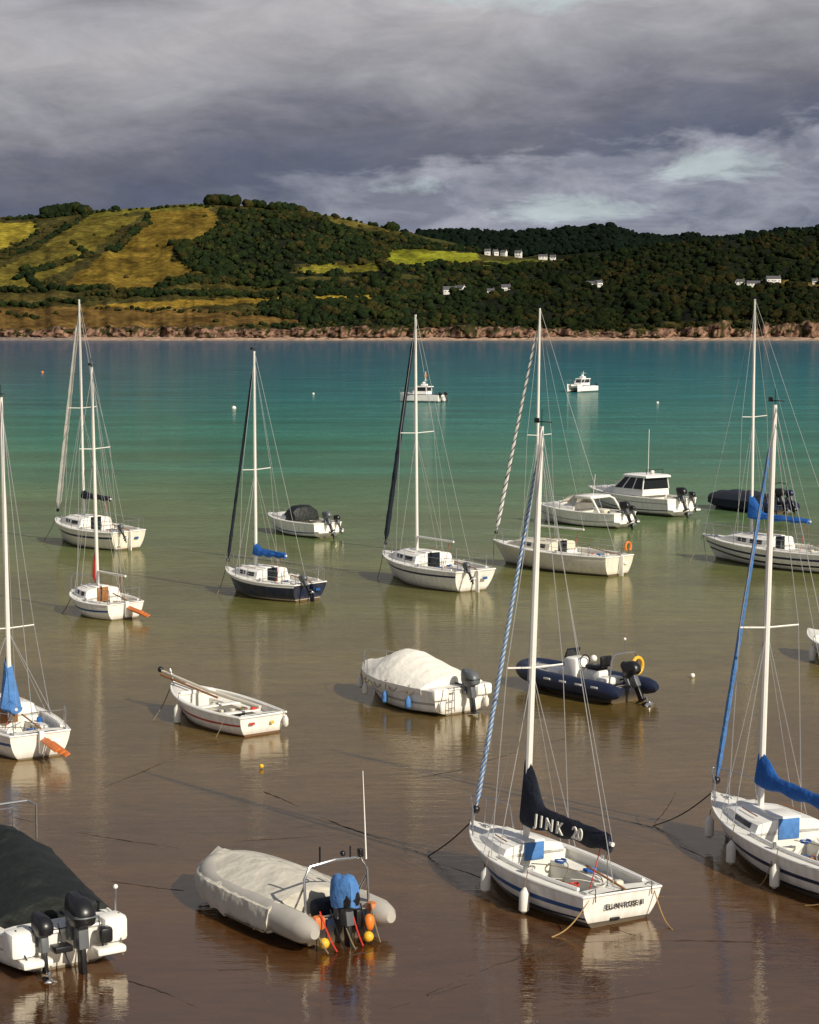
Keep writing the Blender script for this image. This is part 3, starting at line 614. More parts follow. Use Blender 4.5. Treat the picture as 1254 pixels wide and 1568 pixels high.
def mooring(name,E,H,dst,sag=.15,m=ropem,r=.013):
    bpy.context.view_layer.update()
    a=E.matrix_world@Vector((H.xs(1)-.02,0,H.zs(1)+.02)); mb=MB(); rope(mb,a,(dst[0],dst[1],.0),sag,m,r); mb.obj(name)
mooring('mooring_rope',E1,H1,(.35,36.6),.05,weed,.013); mooring('mooring_rope',E2,H2,(4.93,38.9),.1,weed,.013)
for E_,H_,d in ((E3,H3,(12.1,84.2)),(E3,H3,(12.8,83.6)),(E5,H5,(3.6,83.4)),(E8,H8,(-1.3,78.4)),(E9,H9,(-7.3,73.6)),(E10,H10,(-17.3,91.8)),(E11,H11,(-12.3,68.7)),(E13,H13,(-6.6,49.6)),(E12,H12,(-11.6,48.2))): mooring('mooring_rope',E_,H_,d,.1)
bpy.context.view_layer.update()
for E_,x,y,d in ((E1,-.1,.7,(2.35,31.6)),(E1,-.1,-.7,(4.4,32.0)),(E2,-.1,.7,(6.9,33.4)),(E2,1.8,1.0,(6.3,34.6))):
    a=E_.matrix_world@Vector((x,y,.5)); mb=MB(); rope(mb,a,(*d,0),.12,tanrope,.011); mb.obj('stern_mooring_rope')
# ------------------------------------------------------------------ terrain
_tab={}
def vnoise(x,y,seed):
    if seed not in _tab: _tab[seed]=np.random.default_rng(seed).random((256,256))
    r=_tab[seed]; xi=np.floor(x).astype(int); yi=np.floor(y).astype(int); fx=x-xi; fy=y-yi
    fx=fx*fx*(3-2*fx); fy=fy*fy*(3-2*fy); a=r[xi%256,yi%256];b=r[(xi+1)%256,yi%256];c=r[xi%256,(yi+1)%256];d=r[(xi+1)%256,(yi+1)%256]
    return (a*(1-fx)+b*fx)*(1-fy)+(c*(1-fx)+d*fx)*fy
def fbm(x,y,seed,o=4):
    s=0;a=.5
    for i in range(o): s=s+a*(vnoise(x*2**i,y*2**i,seed+i)-.5); a*=.55
    return s*2
# survey tables of the far shore: bearing against elevation angle of skyline / cliff top
RA=np.array([(-700,345),(-300,335),(0,334),(75,332),(140,326),(230,320),(320,314),(345,315),(410,321),(470,326),(530,337),(590,352),(640,362),(700,376),(735,388),(800,396),(860,398),(920,390),(1000,378),(1100,372),(1180,362),(1254,356),(1500,350),(1900,360)])
RB=np.array([(-700,420),(400,400),(560,366),(620,360),(735,359),(800,362),(860,358),(930,350),(960,364),(1010,368),(1065,366),(1080,372),(1110,370),(1150,362),(1254,354),(1500,345),(1900,350)])
CT=np.array([(-700,508),(0,508),(60,506),(130,504),(170,502),(230,504),(330,503),(420,504),(520,502),(630,503),(700,500),(760,502),(850,504),(930,508),(1000,508),(1080,502),(1105,494),(1130,502),(1200,497),(1254,494),(1900,498)])
def ip(T,b): return np.interp(b,T[:,0],T[:,1])
YC,YR,YB=1893.,2700.,3400.
def elev(b,t):
    vc=ip(CT,b)+fbm(b/14,b*0+3,5)*6; vr=ip(RA,b)+fbm(b/40,b*0,9)*2
    return vc+(vr-vc)*t**.85+fbm(b/55,t*7,21)*13*np.sin(np.pi*np.clip(t,0,1))
def hgt(b,t): Y=YC+t*(YR-YC); return 10+(505-elev(b,t))/3000*Y,Y
NB=1000; bs=np.linspace(-650,1850,NB)
rows=[]; tt=[]
for Y,z in ((1780,-3),(1846,-.05),(1858,.9),(1880,2.8)): rows.append((bs*0+Y,bs*0+z)); tt.append(-1)
h0,_=hgt(bs,np.zeros(NB))
for k,dy in ((.0,1882),(.2,1883.5),(.4,1885),(.62,1887),(.85,1889.5)):
    n=fbm(bs/7,bs*0+k*7,40+int(k*10)); rows.append((dy+n*9+fbm(bs/40,bs*0,77)*22,2.8+(h0-2.8)*np.clip(k+n*.3,0,1))); tt.append(-.5)
NT=260
for t in np.linspace(0,1,NT):
    z,Y=hgt(bs,np.full(NB,t)); rows.append((bs*0+Y+ (fbm(bs/40,bs*0,77)*22+fbm(bs/7,bs*0,43)*6)*max(0,1-t*25),z)); tt.append(t)
zr=rows[-1][1]; zB=10+(505-ip(RB,bs))/3000*YB+fbm(bs/30,bs*0,61)*4
for k in np.linspace(.05,1,30):
    Y=YR+k*(YB-YR); v=(zr*(1-k)+zB*k)-45*math.sin(pi*k)**1.0*(1-.3*k); rows.append((bs*0+Y,v)); tt.append(1+k)
for k in (.3,.6,1): rows.append((bs*0+YB+k*700,zB*(1-k)+20*k)); tt.append(3)
Yg=np.array([r[0] for r in rows]); Zg=np.array([r[1] for r in rows]); Xg=(bs[None,:]-627)/3000*Yg
Vg=505-3000*(Zg-10)/Yg; Bg=np.repeat(bs[None,:],len(rows),0); Tg=np.repeat(np.array(tt)[:,None],NB,1)
def inpoly(x,y,P):
    r=np.zeros(x.shape,bool); n=len(P)
    for i in range(n):
        x1,y1=P[i];x2,y2=P[(i+1)%n]
        if y1==y2: continue
        c=((y1>y)!=(y2>y))&(x<(x2-x1)*(y-y1)/(y2-y1)+x1); r^=c
    return r
F=[([(100,440),(130,415),(170,385),(225,345),(235,325),(320,318),(340,335),(330,360),(270,380),(265,400),(330,425),(240,440),(160,448)],(.135,.090,.014)),
([(-300,345),(60,343),(62,360),(0,385),(-300,400)],(.21,.165,.02)),
([(-300,450),(0,415),(60,385),(110,350),(140,335),(222,333),(190,350),(130,400),(70,430),(30,445)],(.115,.092,.016)),
([(130,470),(300,459),(450,455),(450,462),(300,469),(180,477)],(.22,.14,.02)),
([(478,453),(568,451),(568,459),(478,461)],(.22,.155,.02)),
([(590,393),(610,381),(730,391),(738,400),(650,407),(600,404)],(.17,.175,.014)),
([(455,413),(500,406),(575,405),(582,415),(550,419),(470,418)],(.15,.135,.016)),
([(735,401),(800,399),(850,401),(850,406),(740,409)],(.11,.12,.016)),
([(470,326),(530,332),(600,350),(640,362),(600,364),(520,347)],(.09,.075,.016)),
([(140,326),(330,312),(330,321),(230,327),(145,335)],(.11,.10,.016)),
([(-600,480),(130,470),(300,472),(400,482),(490,494),(300,500),(0,508),(-600,510)],(.12,.072,.02)),
([(1180,430),(1254,432),(1500,435),(1254,441),(1190,440)],(.11,.075,.02)),
([(630,362),(700,368),(765,377),(765,383),(680,380)],(.055,.058,.015)),
([(740,377),(830,384),(850,392),(760,392)],(.05,.06,.015)),
([(240,443),(330,433),(440,442),(440,449),(300,452)],(.06,.05,.012)),
([(600,420),(680,424),(690,430),(610,428)],(.04,.04,.01)),
([(0,452),(100,451),(130,460),(60,466),(0,462)],(.07,.055,.014)),([(430,424),(520,424),(560,430),(450,434)],(.05,.045,.012))]
W=[[(340,325),(470,325),(600,358),(612,378),(590,400),(450,405),(440,440),(340,430),(265,395),(275,375),(332,358)],
[(430,420),(600,408),(740,409),(855,404),(900,385),(1000,372),(1254,350),(1860,345),(1860,492),(1254,488),(1100,490),(900,502),(500,499),(400,480),(400,440)],
[(600,355),(640,362),(765,377),(735,390),(610,380)]]
jb=Bg+fbm(Bg/12,Vg/6,90)*8; jv=Vg+fbm(Bg/12,Vg/6,95)*4
C=np.zeros(Bg.shape+(3,)); C[:]=(.048,.042,.012)
wd=np.zeros(Bg.shape,bool)
for P in W: wd|=inpoly(jb,jv,P)
C[wd|(Tg>1)]=(.010,.013,.006)
for P,c in F: C[inpoly(jb,jv,P)]=c
nz=fbm(Bg/25,Vg/8,120); C*=(1+nz*.9)[...,None]
cl=(Tg<=.004)&(Tg>-.9); cn=fbm(Bg/8,Zg/3,130)
C[cl]=(.24,.14,.095); C[cl]*=(1+cn[cl]*1.8)[:,None]
veg=cl&(cn>(.18-.16*(Zg>9)))
C[veg]=(.035,.032,.012)
bc=(Tg==-1); C[bc]=(.36,.25,.18); C[bc&(Bg<120)]=(.24,.19,.16)
C=np.clip(C,.004,.6)
V=np.stack([Xg,Yg,Zg],-1).reshape(-1,3); nr=len(rows)
i=np.arange(nr-1)[:,None]*NB+np.arange(NB-1)[None,:]; Q=np.stack([i,i+1,i+1+NB,i+NB],-1).reshape(-1,4)
def npmesh(name,V,Q,C,mat):
    me=bpy.data.meshes.new(name); k=Q.shape[1]; me.vertices.add(len(V)); me.vertices.foreach_set('co',V.astype(np.float32).ravel())
    me.loops.add(Q.size); me.loops.foreach_set('vertex_index',Q.ravel().astype(np.int32)); me.polygons.add(len(Q)); me.polygons.foreach_set('loop_start',np.arange(0,Q.size,k,dtype=np.int32))
    me.update(calc_edges=True); me.validate()
    a=me.color_attributes.new('cover','FLOAT_COLOR','POINT'); a.data.foreach_set('color',np.concatenate([C.reshape(-1,3),np.ones((len(V),1))],1).astype(np.float32).ravel())
    me.polygons.foreach_set('use_smooth',[True]*len(Q)); me.materials.append(mat); o=bpy.data.objects.new(name,me); COL.objects.link(o); return o
def covermat(n,sc,lo,hi,bump):
    m,nt,b=newmat(n); at=nt.nodes.new('ShaderNodeAttribute'); at.attribute_name='cover'
    tc=nt.nodes.new('ShaderNodeTexCoord'); nz=nt.nodes.new('ShaderNodeTexNoise'); nz.inputs['Scale'].default_value=sc; nz.inputs['Detail'].default_value=6
    nt.links.new(tc.outputs['Object'],nz.inputs['Vector']); mr=nt.nodes.new('ShaderNodeMapRange'); mr.inputs[1].default_value=.3;mr.inputs[2].default_value=.7;mr.inputs[3].default_value=lo;mr.inputs[4].default_value=hi
    nt.links.new(nz.outputs['Fac'],mr.inputs[0]); mx=nt.nodes.new('ShaderNodeVectorMath'); mx.operation='SCALE'; nt.links.new(at.outputs['Color'],mx.inputs[0]); nt.links.new(mr.outputs[0],mx.inputs['Scale'])
    nt.links.new(mx.outputs[0],b.inputs['Base Color']); b.inputs['Roughness'].default_value=1; b.inputs['Specular IOR Level'].default_value=.05
    bp=nt.nodes.new('ShaderNodeBump'); bp.inputs['Distance'].default_value=bump; nt.links.new(nz.outputs['Fac'],bp.inputs['Height']); nt.links.new(bp.outputs[0],b.inputs['Normal'])
    return m
npmesh('hills_terrain',V,Q,C,covermat('hill_ground',.12,.55,1.45,3.5))
# woodland
variants=[]
for k in range(8):
    b=bmesh.new(); bmesh.ops.create_icosphere(b,subdivisions=2,radius=1); b.verts.index_update()
    vs=np.array([v.co[:] for v in b.verts]); fs=np.array([[v.index for v in f.verts] for f in b.faces]); b.free()
    vs*= (1+rng.uniform(-.38,.32,len(vs)))[:,None]; vs[:,2]=vs[:,2]*.9+.55; variants.append((vs,fs))
TV=[];TF=[];TC=[];off=0;NTREE=0
def tree_at(x,y,z,r,col):
    global off,NTREE
    for (dx,dy,dz,s) in ((0,0,0,1),(rng.uniform(-.8,.8),rng.uniform(-.5,.5),rng.uniform(-.1,.4),.6)):
        vs,fs=variants[rng.integers(8)]; a=rng.uniform(0,6.28); ca,sa=math.cos(a),math.sin(a)
        q=vs*(r*s); qx=q[:,0]*ca-q[:,1]*sa; qy=q[:,0]*sa+q[:,1]*ca
        TV.append(np.stack([qx+x+dx*r,qy+y+dy*r,q[:,2]+z+dz*r],-1)); TF.append(fs+off); off+=len(vs)
        cc=np.repeat((np.array(col)*rng.uniform(.75,1.2))[None,:],len(vs),0)*rng.uniform(.7,1.3,(len(vs),1)); TC.append(cc)
    NTREE+=1
def tinv(b,v):
    vc=ip(CT,b); vr=ip(RA,b); return np.clip((v-vc)/(vr-vc),0,1)**(1/.85)
queue=[]
def place(b,v,r,col=None): queue.append((float(b),float(v),float(r),col))
N=30000; cb_=rng.uniform(-400,1700,N); cv_=rng.uniform(318,503,N)
ok=np.zeros(N,bool)
for P in W: ok|=inpoly(cb_,cv_,P)
for P,c in F[:9]+F[11:]: ok&=~inpoly(cb_,cv_,P)
ok&=(cv_>ip(RA,cb_))&(cv_<ip(CT,cb_)-3)
dens=fbm(cb_/30,cv_/10,200); keep=ok&((rng.random(N)<.6+dens*.8))
for b,v in zip(cb_[keep],cv_[keep]): place(b,v,rng.uniform(1.6,5.0) if rng.random()<.9 else rng.uniform(5,7))
N2=5200; b2=rng.uniform(-500,600,N2); v2=rng.uniform(330,505,N2); d2=fbm(b2/22,v2/9,210)
infield=np.zeros(N2,bool)
for P,c in F[:7]+F[9:11]+F[16:]: infield|=inpoly(b2,v2,P)
k2=(v2>ip(RA,b2)+3)&(v2<ip(CT,b2)-2)&(((d2>.2)&~infield)|((d2>.45)&infield&(rng.random(N2)<.35)))
for b,v in zip(b2[k2],v2[k2]): place(b,v,rng.uniform(1.2,3.0),(.030,.032,.009) if rng.random()<.65 else (.055,.04,.012))
hedges=[([(-300,350),(0,338),(80,336),(140,330)],5,4),([(60,345),(62,362),(0,388)],5,3),([(-200,450),(0,446),(100,446),(240,446),(340,433),(450,440)],3,5),([(172,385),(200,368),(228,345)],3,6),([(30,432),(90,410),(140,396)],3,5),([(140,396),(112,372)],4,4),
([(0,400),(60,376),(120,346),(142,330)],3.5,4.5),([(78,334),(100,330),(138,329)],1.6,10),([(327,314),(360,315)],1.6,10),([(378,318),(400,320)],3,7),([(410,322),(470,327)],2.5,7),([(470,326),(590,352)],9,3.5),([(596,353),(601,353)],2,9),([(145,328),(235,322),(325,318)],8,3),([(240,438),(330,426)],3,4),
([(150,455),(300,454),(450,450),(600,447)],3,4.5),([(450,464),(570,462),(640,460)],3,4.5),([(0,470),(130,464)],4,4),([(590,380),(665,384),(735,390)],4,4.5),([(650,408),(740,409),(850,407)],3,4.5),([(180,320),(182,320)],2,6),([(265,380),(335,362)],3,5),([(0,482),(60,486)],6,3),([(230,330),(228,345)],4,4),([(62,440),(40,420)],3,6),([(150,474),(250,478),(380,482)],8,2.5),([(560,420),(575,425)],3,5)]
for P,sp,r in hedges:
    for (x1,y1),(x2,y2) in zip(P[:-1],P[1:]):
        n=max(1,int(abs(math.hypot(x2-x1,y2-y1))/sp))
        for i in range(n+1):
            if rng.random()<.9: place(x1+(x2-x1)*(i+rng.random()*.7)/(n+.01),y1+(y2-y1)*i/(n+.01)+rng.uniform(-1,1),r*rng.uniform(.6,1.15))
for b in np.arange(380,1850,3.):
    if rng.random()<.7: place(b+rng.uniform(-2,2),float(ip(CT,np.array([b]))[0])-rng.uniform(0,7),rng.uniform(1.5,3.6))
# ------------------------------------------------------------------ houses
wallm=pm('white_render',(.78,.76,.7),.8,var=.06); slate=pm('slate_roof',(.09,.09,.10),.8,var=.2); winm=pm('house_window',(.03,.035,.045),.2); brick=pm('chimney',(.25,.12,.08),.9)
def house(b,v,w=14,d=8,h=5,rot=0,wm=wallm,name='white_house'):
    t=float(tinv(b,v)); z,Y=hgt(np.array([float(b)]),np.array([t])); Y=float(Y[0]) ; z=float(z[0])
    E=empty(name,((b-627)/3000*Y,Y-9,z),math.radians(rot)); mb=MB(); hr=h+d*.38
    mb.box((0,0,h/2-1),(w,d,h+2),wm,bev=.05)
    for sx in (-1,1): mb.add([(sx*(w/2-.01),-d/2,h),(sx*(w/2-.01),d/2,h),(sx*(w/2-.01),0,hr)],[(0,1,2)],wm)
    mb.obj('walls',E); mb=MB()
    for sd in (-1,1):
        e=sd*(d/2+.5); ez=h-.38; mb.add([(-w/2-.4,e,ez),(w/2+.4,e,ez),(w/2+.4,0,hr+.08),(-w/2-.4,0,hr+.08),(-w/2-.4,e,ez+.25),(w/2+.4,e,ez+.25),(w/2+.4,0,hr+.33),(-w/2-.4,0,hr+.33)],[(0,1,2,3),(4,5,6,7),(0,1,5,4),(1,2,6,5),(3,0,4,7)],slate)
    mb.obj('roof',E); mb=MB()
    n=max(2,int(w/3.5))
    for i in range(n):
        x=-w/2+(i+.5)*w/n
        for fz in ((1.4,3.9) if h>4 else (1.5,)): mb.box((x,-d/2-.02,fz),(1.3,.08,1.2),winm,bev=.01)
    mb.box((0,-d/2-.03,1.05),(1.0,.1,2.1),slate,bev=.01); mb.obj('windows_and_door',E)
    mb=MB(); mb.box((w/2-.7,0,hr+.4),(.8,1.1,2),brick,bev=.03); mb.obj('chimney',E)
HOUSES=[(688,449,15,8,4,8),(705,444,9,7,4.5,-35),(745,391,8,7,4.2,0),(757,388,7,6,4,30),(770,392,8,6,4.2,-30),(792,391,9,7,5.5,-15),(829,396,12,6,3.2,0),(844,395,8,6,3,0),(750,447,8,5,3.2,0),(773,445,10,7,4.5,0),
 (902,440,11,6,3,-5),(914,442,7,6,4,25),(1127,431,11,6,3,0),(1150,433,18,6,3,3),(1178,432,16,7,4,5),(1241,429,6,5,3.5,0)]
for a in HOUSES: house(*a)
queue=[q for q in queue if not any(abs(q[0]-h[0])<h[2]*.4+1 and -3<q[1]-h[1]<6 for h in HOUSES)]
qb=np.array([q[0] for q in queue]); qv=np.array([q[1] for q in queue]); qt=tinv(qb,qv); qz,qY=hgt(qb,qt); hue=fbm(qb/45,qv/14,300)
for (b,v,r,col),z,Y,hu in zip(queue,qz,qY,hue):
    Y=float(Y)+rng.uniform(-2,2)
    if col is None:
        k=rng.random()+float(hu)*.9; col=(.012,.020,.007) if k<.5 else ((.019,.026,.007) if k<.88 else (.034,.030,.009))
        f=1.0 if b<640 else max(.6,1-(b-640)/500); col=tuple(c*f for c in col)  # cloud shadow on the right-hand slopes, put into the tree colour
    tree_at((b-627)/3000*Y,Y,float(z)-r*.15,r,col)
for _ in range(4200):
    b=rng.uniform(520,1800); k=rng.uniform(.72,1.02); Y=YR+k*(YB-YR); zr_=float(np.interp(b,bs,zr)); zb_=float(np.interp(b,bs,zB)); kk=min(k,1)
    z=(zr_*(1-kk)+zb_*kk)-45*math.sin(pi*kk)*(1-.3*kk); tree_at((b-627)/3000*Y,Y,z,rng.uniform(3,7.5),(.005,.010,.006))
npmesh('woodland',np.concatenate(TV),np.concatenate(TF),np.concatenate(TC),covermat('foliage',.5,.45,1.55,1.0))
# ------------------------------------------------------------------ water
m,nt,b=newmat('shallow_bay_water'); N_=nt.nodes; Lk=nt.links
tc=N_.new('ShaderNodeTexCoord'); sp=N_.new('ShaderNodeSeparateXYZ'); Lk.new(tc.outputs['Object'],sp.inputs[0])
def math_(op,a,b_=None,clamp=False):
    n=N_.new('ShaderNodeMath'); n.operation=op; n.use_clamp=clamp
    for i,x in enumerate((a,b_)):
        if x is None: continue
        if isinstance(x,(int,float)): n.inputs[i].default_value=x
        else: Lk.new(x,n.inputs[i])
    return n.outputs[0]
def noise_(sc,det=4,mscale=(1,1,1),rough=.5,dist=0):
    n=N_.new('ShaderNodeTexNoise'); n.inputs['Scale'].default_value=sc; n.inputs['Detail'].default_value=det; n.inputs['Roughness'].default_value=rough; n.inputs['Distortion'].default_value=dist
    mp=N_.new('ShaderNodeMapping'); mp.inputs['Scale'].default_value=mscale; Lk.new(tc.outputs['Object'],mp.inputs[0]); Lk.new(mp.outputs[0],n.inputs['Vector'])
    return n.outputs['Fac']
yy=math_('MAXIMUM',sp.outputs[1],20)
p=math_('DIVIDE',30,yy)
wob=math_('SUBTRACT',noise_(.06,4,(.35,1,1)),.5)
p=math_('ADD',p,math_('MULTIPLY',math_('MULTIPLY',wob,.4),p))
p=math_('ADD',p,math_('MULTIPLY',math_('DIVIDE',sp.outputs[0],yy),-.03))
cr=N_.new('ShaderNodeValToRGB'); Lk.new(p,cr.inputs[0])
def s2l(c): return tuple(((x/255)/12.92 if x/255<.04045 else ((x/255+.055)/1.055)**2.4) for x in c)
setramp(cr,[(q,s2l(c)) for q,c in [(0,(66,92,108)),(.025,(54,94,110)),(.05,(48,104,116)),(.095,(46,116,117)),(.175,(56,120,102)),(.245,(80,116,82)),(.325,(96,106,64)),(.41,(99,97,55)),(.5,(100,89,48)),(.62,(98,78,40)),(.8,(86,60,30)),(1,(74,45,21))]])
def mr_(src,a,b_,c,d):
    q=N_.new('ShaderNodeMapRange')
    for i,x in enumerate((a,b_,c,d)): q.inputs[i+1].default_value=x
    Lk.new(src,q.inputs[0]); return q.outputs[0]
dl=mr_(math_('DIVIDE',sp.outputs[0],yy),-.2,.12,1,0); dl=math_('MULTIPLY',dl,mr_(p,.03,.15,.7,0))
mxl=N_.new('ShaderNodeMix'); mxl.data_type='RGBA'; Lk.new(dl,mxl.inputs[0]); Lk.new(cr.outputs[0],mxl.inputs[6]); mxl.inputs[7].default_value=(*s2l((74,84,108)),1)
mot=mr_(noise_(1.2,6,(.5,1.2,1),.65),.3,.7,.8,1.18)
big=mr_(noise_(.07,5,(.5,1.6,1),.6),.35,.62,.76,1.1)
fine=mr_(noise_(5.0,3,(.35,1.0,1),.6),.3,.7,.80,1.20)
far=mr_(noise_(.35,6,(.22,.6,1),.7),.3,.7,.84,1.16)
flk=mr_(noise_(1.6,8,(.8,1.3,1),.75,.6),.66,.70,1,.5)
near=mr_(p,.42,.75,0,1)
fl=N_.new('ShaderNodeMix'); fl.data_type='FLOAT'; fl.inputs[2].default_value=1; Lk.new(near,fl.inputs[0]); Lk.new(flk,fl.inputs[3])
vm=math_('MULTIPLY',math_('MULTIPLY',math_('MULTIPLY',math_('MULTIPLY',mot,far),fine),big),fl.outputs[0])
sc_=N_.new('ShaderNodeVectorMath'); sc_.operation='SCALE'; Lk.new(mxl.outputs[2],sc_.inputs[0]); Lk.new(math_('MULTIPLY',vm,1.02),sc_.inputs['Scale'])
r1=noise_(2.2,5,(.55,1.5,1),.6); r2=noise_(.45,3,(.5,1.6,1)); r3=noise_(7,3,(.5,1.3,1))
hgtv=math_('ADD',math_('ADD',r1,math_('MULTIPLY',r2,.9)),math_('MULTIPLY',r3,.16)); bp=N_.new('ShaderNodeBump'); bp.inputs['Distance'].default_value=.026; bp.inputs['Strength'].default_value=.55; Lk.new(hgtv,bp.inputs['Height'])
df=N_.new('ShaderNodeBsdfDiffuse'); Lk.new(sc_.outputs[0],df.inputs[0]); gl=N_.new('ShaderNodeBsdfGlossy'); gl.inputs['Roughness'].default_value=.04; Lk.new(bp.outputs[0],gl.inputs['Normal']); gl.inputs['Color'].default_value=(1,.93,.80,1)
fr=N_.new('ShaderNodeFresnel'); fr.inputs[0].default_value=1.333
fac=math_('MINIMUM',math_('ADD',math_('MULTIPLY',fr.outputs[0],.6),.18),.32)
ms=N_.new('ShaderNodeMixShader'); Lk.new(fac,ms.inputs[0]); Lk.new(df.outputs[0],ms.inputs[1]); Lk.new(gl.outputs[0],ms.inputs[2]); Lk.new(ms.outputs[0],N_['Material Output'].inputs[0]); N_.remove(b)
me=bpy.data.meshes.new('water'); me.from_pydata([(-9000,-300,0),(9000,-300,0),(9000,9000,0),(-9000,9000,0)],[],[(0,1,2,3)]); me.materials.append(m); o=bpy.data.objects.new('water',me); COL.objects.link(o)
# ------------------------------------------------------------------ sky + sun
sd=Vector((.68,-.73,0)).normalized(); el=math.radians(34); sunv=Vector((sd.x*math.cos(el),sd.y*math.cos(el),math.sin(el)))
w=bpy.data.worlds.new('World'); S.world=w; w.use_nodes=True; nt=w.node_tree; N_=nt.nodes; Lk=nt.links
bg=N_['Background']; sk=N_.new('ShaderNodeTexSky'); sk.sky_type='NISHITA'; sk.sun_disc=False; sk.sun_elevation=el; sk.sun_rotation=math.atan2(sd.x,sd.y)
tc=N_.new('ShaderNodeTexCoord'); sp=N_.new('ShaderNodeSeparateXYZ'); Lk.new(tc.outputs['Generated'],sp.inputs[0]); x_,y_,z_=sp.outputs
def nz3(sx,sz,det=6,rough=.55,off=0,dist=0):
    mp=N_.new('ShaderNodeMapping'); mp.inputs['Scale'].default_value=(sx,sx*.4,sz); mp.inputs['Location'].default_value=(off,off*.7,off*.3); Lk.new(tc.outputs['Generated'],mp.inputs[0])
    n=N_.new('ShaderNodeTexNoise'); n.inputs['Scale'].default_value=1; n.inputs['Detail'].default_value=det; n.inputs['Roughness'].default_value=rough; n.inputs['Distortion'].default_value=dist; Lk.new(mp.outputs[0],n.inputs['Vector']); return n.outputs['Fac']
n1=nz3(8,24,8,.6,3.1,.4); n2=nz3(18,55,8,.62,8.2,.3)
zz=math_('ADD',z_,math_('MULTIPLY',math_('SUBTRACT',n1,.5),.085)); zz=math_('ADD',zz,math_('MULTIPLY',math_('SUBTRACT',n2,.5),.035)); zz=math_('ADD',zz,math_('MULTIPLY',x_,-.10))
cr=N_.new('ShaderNodeValToRGB'); Lk.new(math_('MULTIPLY',zz,3.0),cr.inputs[0])
setramp(cr,[(q,s2l(c)) for q,c in [(0,(126,131,148)),(.10,(110,116,136)),(.18,(91,97,118)),(.24,(96,101,119)),(.29,(112,114,127)),(.34,(138,138,147)),(.40,(160,159,165)),(.47,(178,176,179)),(.53,(170,169,174)),(.62,(140,141,148)),(.75,(128,129,137)),(1,(140,141,150))]])
def band(lo0,lo1,hi0,hi1,src):
    a=N_.new('ShaderNodeMapRange'); a.interpolation_type='SMOOTHSTEP'; a.inputs[1].default_value=lo0;a.inputs[2].default_value=lo1; Lk.new(src,a.inputs[0])
    c=N_.new('ShaderNodeMapRange'); c.interpolation_type='SMOOTHSTEP'; c.inputs[1].default_value=hi0;c.inputs[2].default_value=hi1;c.inputs[3].default_value=1;c.inputs[4].default_value=0; Lk.new(src,c.inputs[0])
    return math_('MULTIPLY',a.outputs[0],c.outputs[0])
top=math_('ADD',z_,math_('MULTIPLY',math_('SUBTRACT',n2,.5),-.07)); top=math_('ADD',top,math_('MULTIPLY',x_,-.12))
n3=nz3(22,60,8,.62,1.7,.4)
cumA=math_('MULTIPLY',band(-.02,.02,.072,.086,top),band(-.14,.02,.6,.8,x_))
cum=math_('MULTIPLY',cumA,math_('ADD',math_('MULTIPLY',mr_(n3,.40,.62,0,1),.55),math_('MULTIPLY',mr_(top,.03,.08,0,1),.25)),True)
mx=N_.new('ShaderNodeMix'); mx.data_type='RGBA'; Lk.new(math_('MULTIPLY',cumA,.5),mx.inputs[0]); Lk.new(cr.outputs[0],mx.inputs[6]); mx.inputs[7].default_value=(*s2l((130,134,148)),1)
mxb=N_.new('ShaderNodeMix'); mxb.data_type='RGBA'; Lk.new(cum,mxb.inputs[0]); Lk.new(mx.outputs[2],mxb.inputs[6]); mxb.inputs[7].default_value=(*s2l((176,178,188)),1)
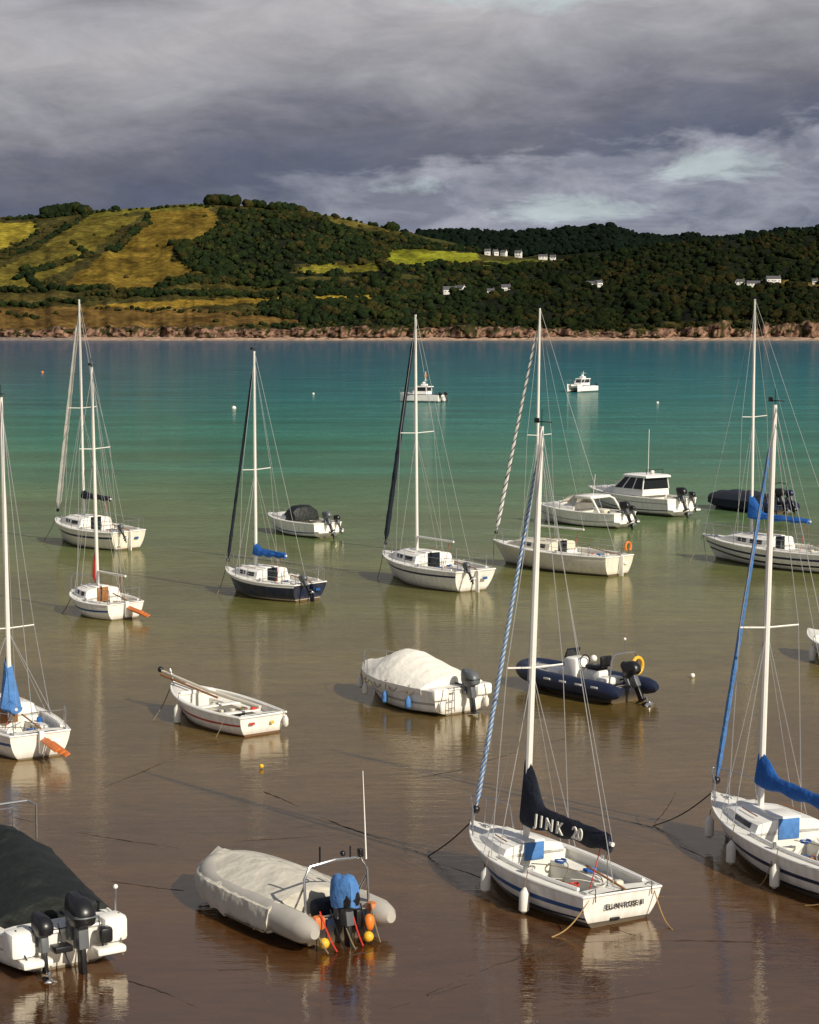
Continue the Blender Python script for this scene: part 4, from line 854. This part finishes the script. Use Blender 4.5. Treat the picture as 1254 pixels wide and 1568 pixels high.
# breaks in the lower cloud where brighter sky shows (bearing, elevation, width, height)
br=None
for bx,bz,sx_,sz_ in ((.0,.070,.020,.005),(.152,.081,.028,.007),(.082,.060,.032,.006),(.07,.166,.06,.008)):
    dx=math_('DIVIDE',math_('SUBTRACT',x_,bx),sx_); dz=math_('DIVIDE',math_('SUBTRACT',z_,bz),sz_)
    q=math_('ADD',math_('MULTIPLY',dx,dx),math_('MULTIPLY',dz,dz)); q=math_('ADD',q,math_('MULTIPLY',math_('SUBTRACT',n3,.5),-9.0)); q=mr_(q,-.3,1.6,1,0)
    q=math_('MULTIPLY',q,mr_(math_('MULTIPLY',dx,dx),1.5,5,1,0)); q=math_('MULTIPLY',q,mr_(math_('MULTIPLY',dz,dz),2,6,1,0))
    br=q if br is None else math_('MAXIMUM',br,q)
br=math_('MULTIPLY',br,mr_(y_,.5,.9,0,.65))
mx2=N_.new('ShaderNodeMix'); mx2.data_type='RGBA'; Lk.new(br,mx2.inputs[0]); Lk.new(mxb.outputs[2],mx2.inputs[6]); mx2.inputs[7].default_value=(*s2l((190,205,206)),1)
tx=N_.new('ShaderNodeVectorMath'); tx.operation='SCALE'; Lk.new(mx2.outputs[2],tx.inputs[0]); Lk.new(mr_(nz3(13,38,9,.65,12.4,.6),.3,.7,.82,1.18),tx.inputs['Scale'])
skm=N_.new('ShaderNodeVectorMath'); skm.operation='SCALE'; Lk.new(sk.outputs[0],skm.inputs[0]); skm.inputs['Scale'].default_value=.09
mx3=N_.new('ShaderNodeMix'); mx3.data_type='RGBA'; Lk.new(mr_(z_,.4,.8,0,.5),mx3.inputs[0]); Lk.new(tx.outputs[0],mx3.inputs[6]); Lk.new(skm.outputs[0],mx3.inputs[7])
Lk.new(mx3.outputs[2],bg.inputs[0]); bg.inputs[1].default_value=1.0
ld=bpy.data.lights.new('sun','SUN'); ld.energy=5; ld.angle=math.radians(.6); ld.color=(1,.92,.77); lo=bpy.data.objects.new('sun',ld); COL.objects.link(lo); lo.rotation_euler=sunv.to_track_quat('Z','Y').to_euler()
# ------------------------------------------------------------------ camera
cd=bpy.data.cameras.new('camera'); cd.sensor_fit='VERTICAL'; cd.sensor_height=24; cd.lens=24*3000/1568; cd.clip_end=20000; cd.clip_start=.5
co=bpy.data.objects.new('camera',cd); COL.objects.link(co); co.location=(0,0,10); co.rotation_euler=(math.radians(90)-math.atan(279/3000),0,0); S.camera=co
print('TREES',NTREE)
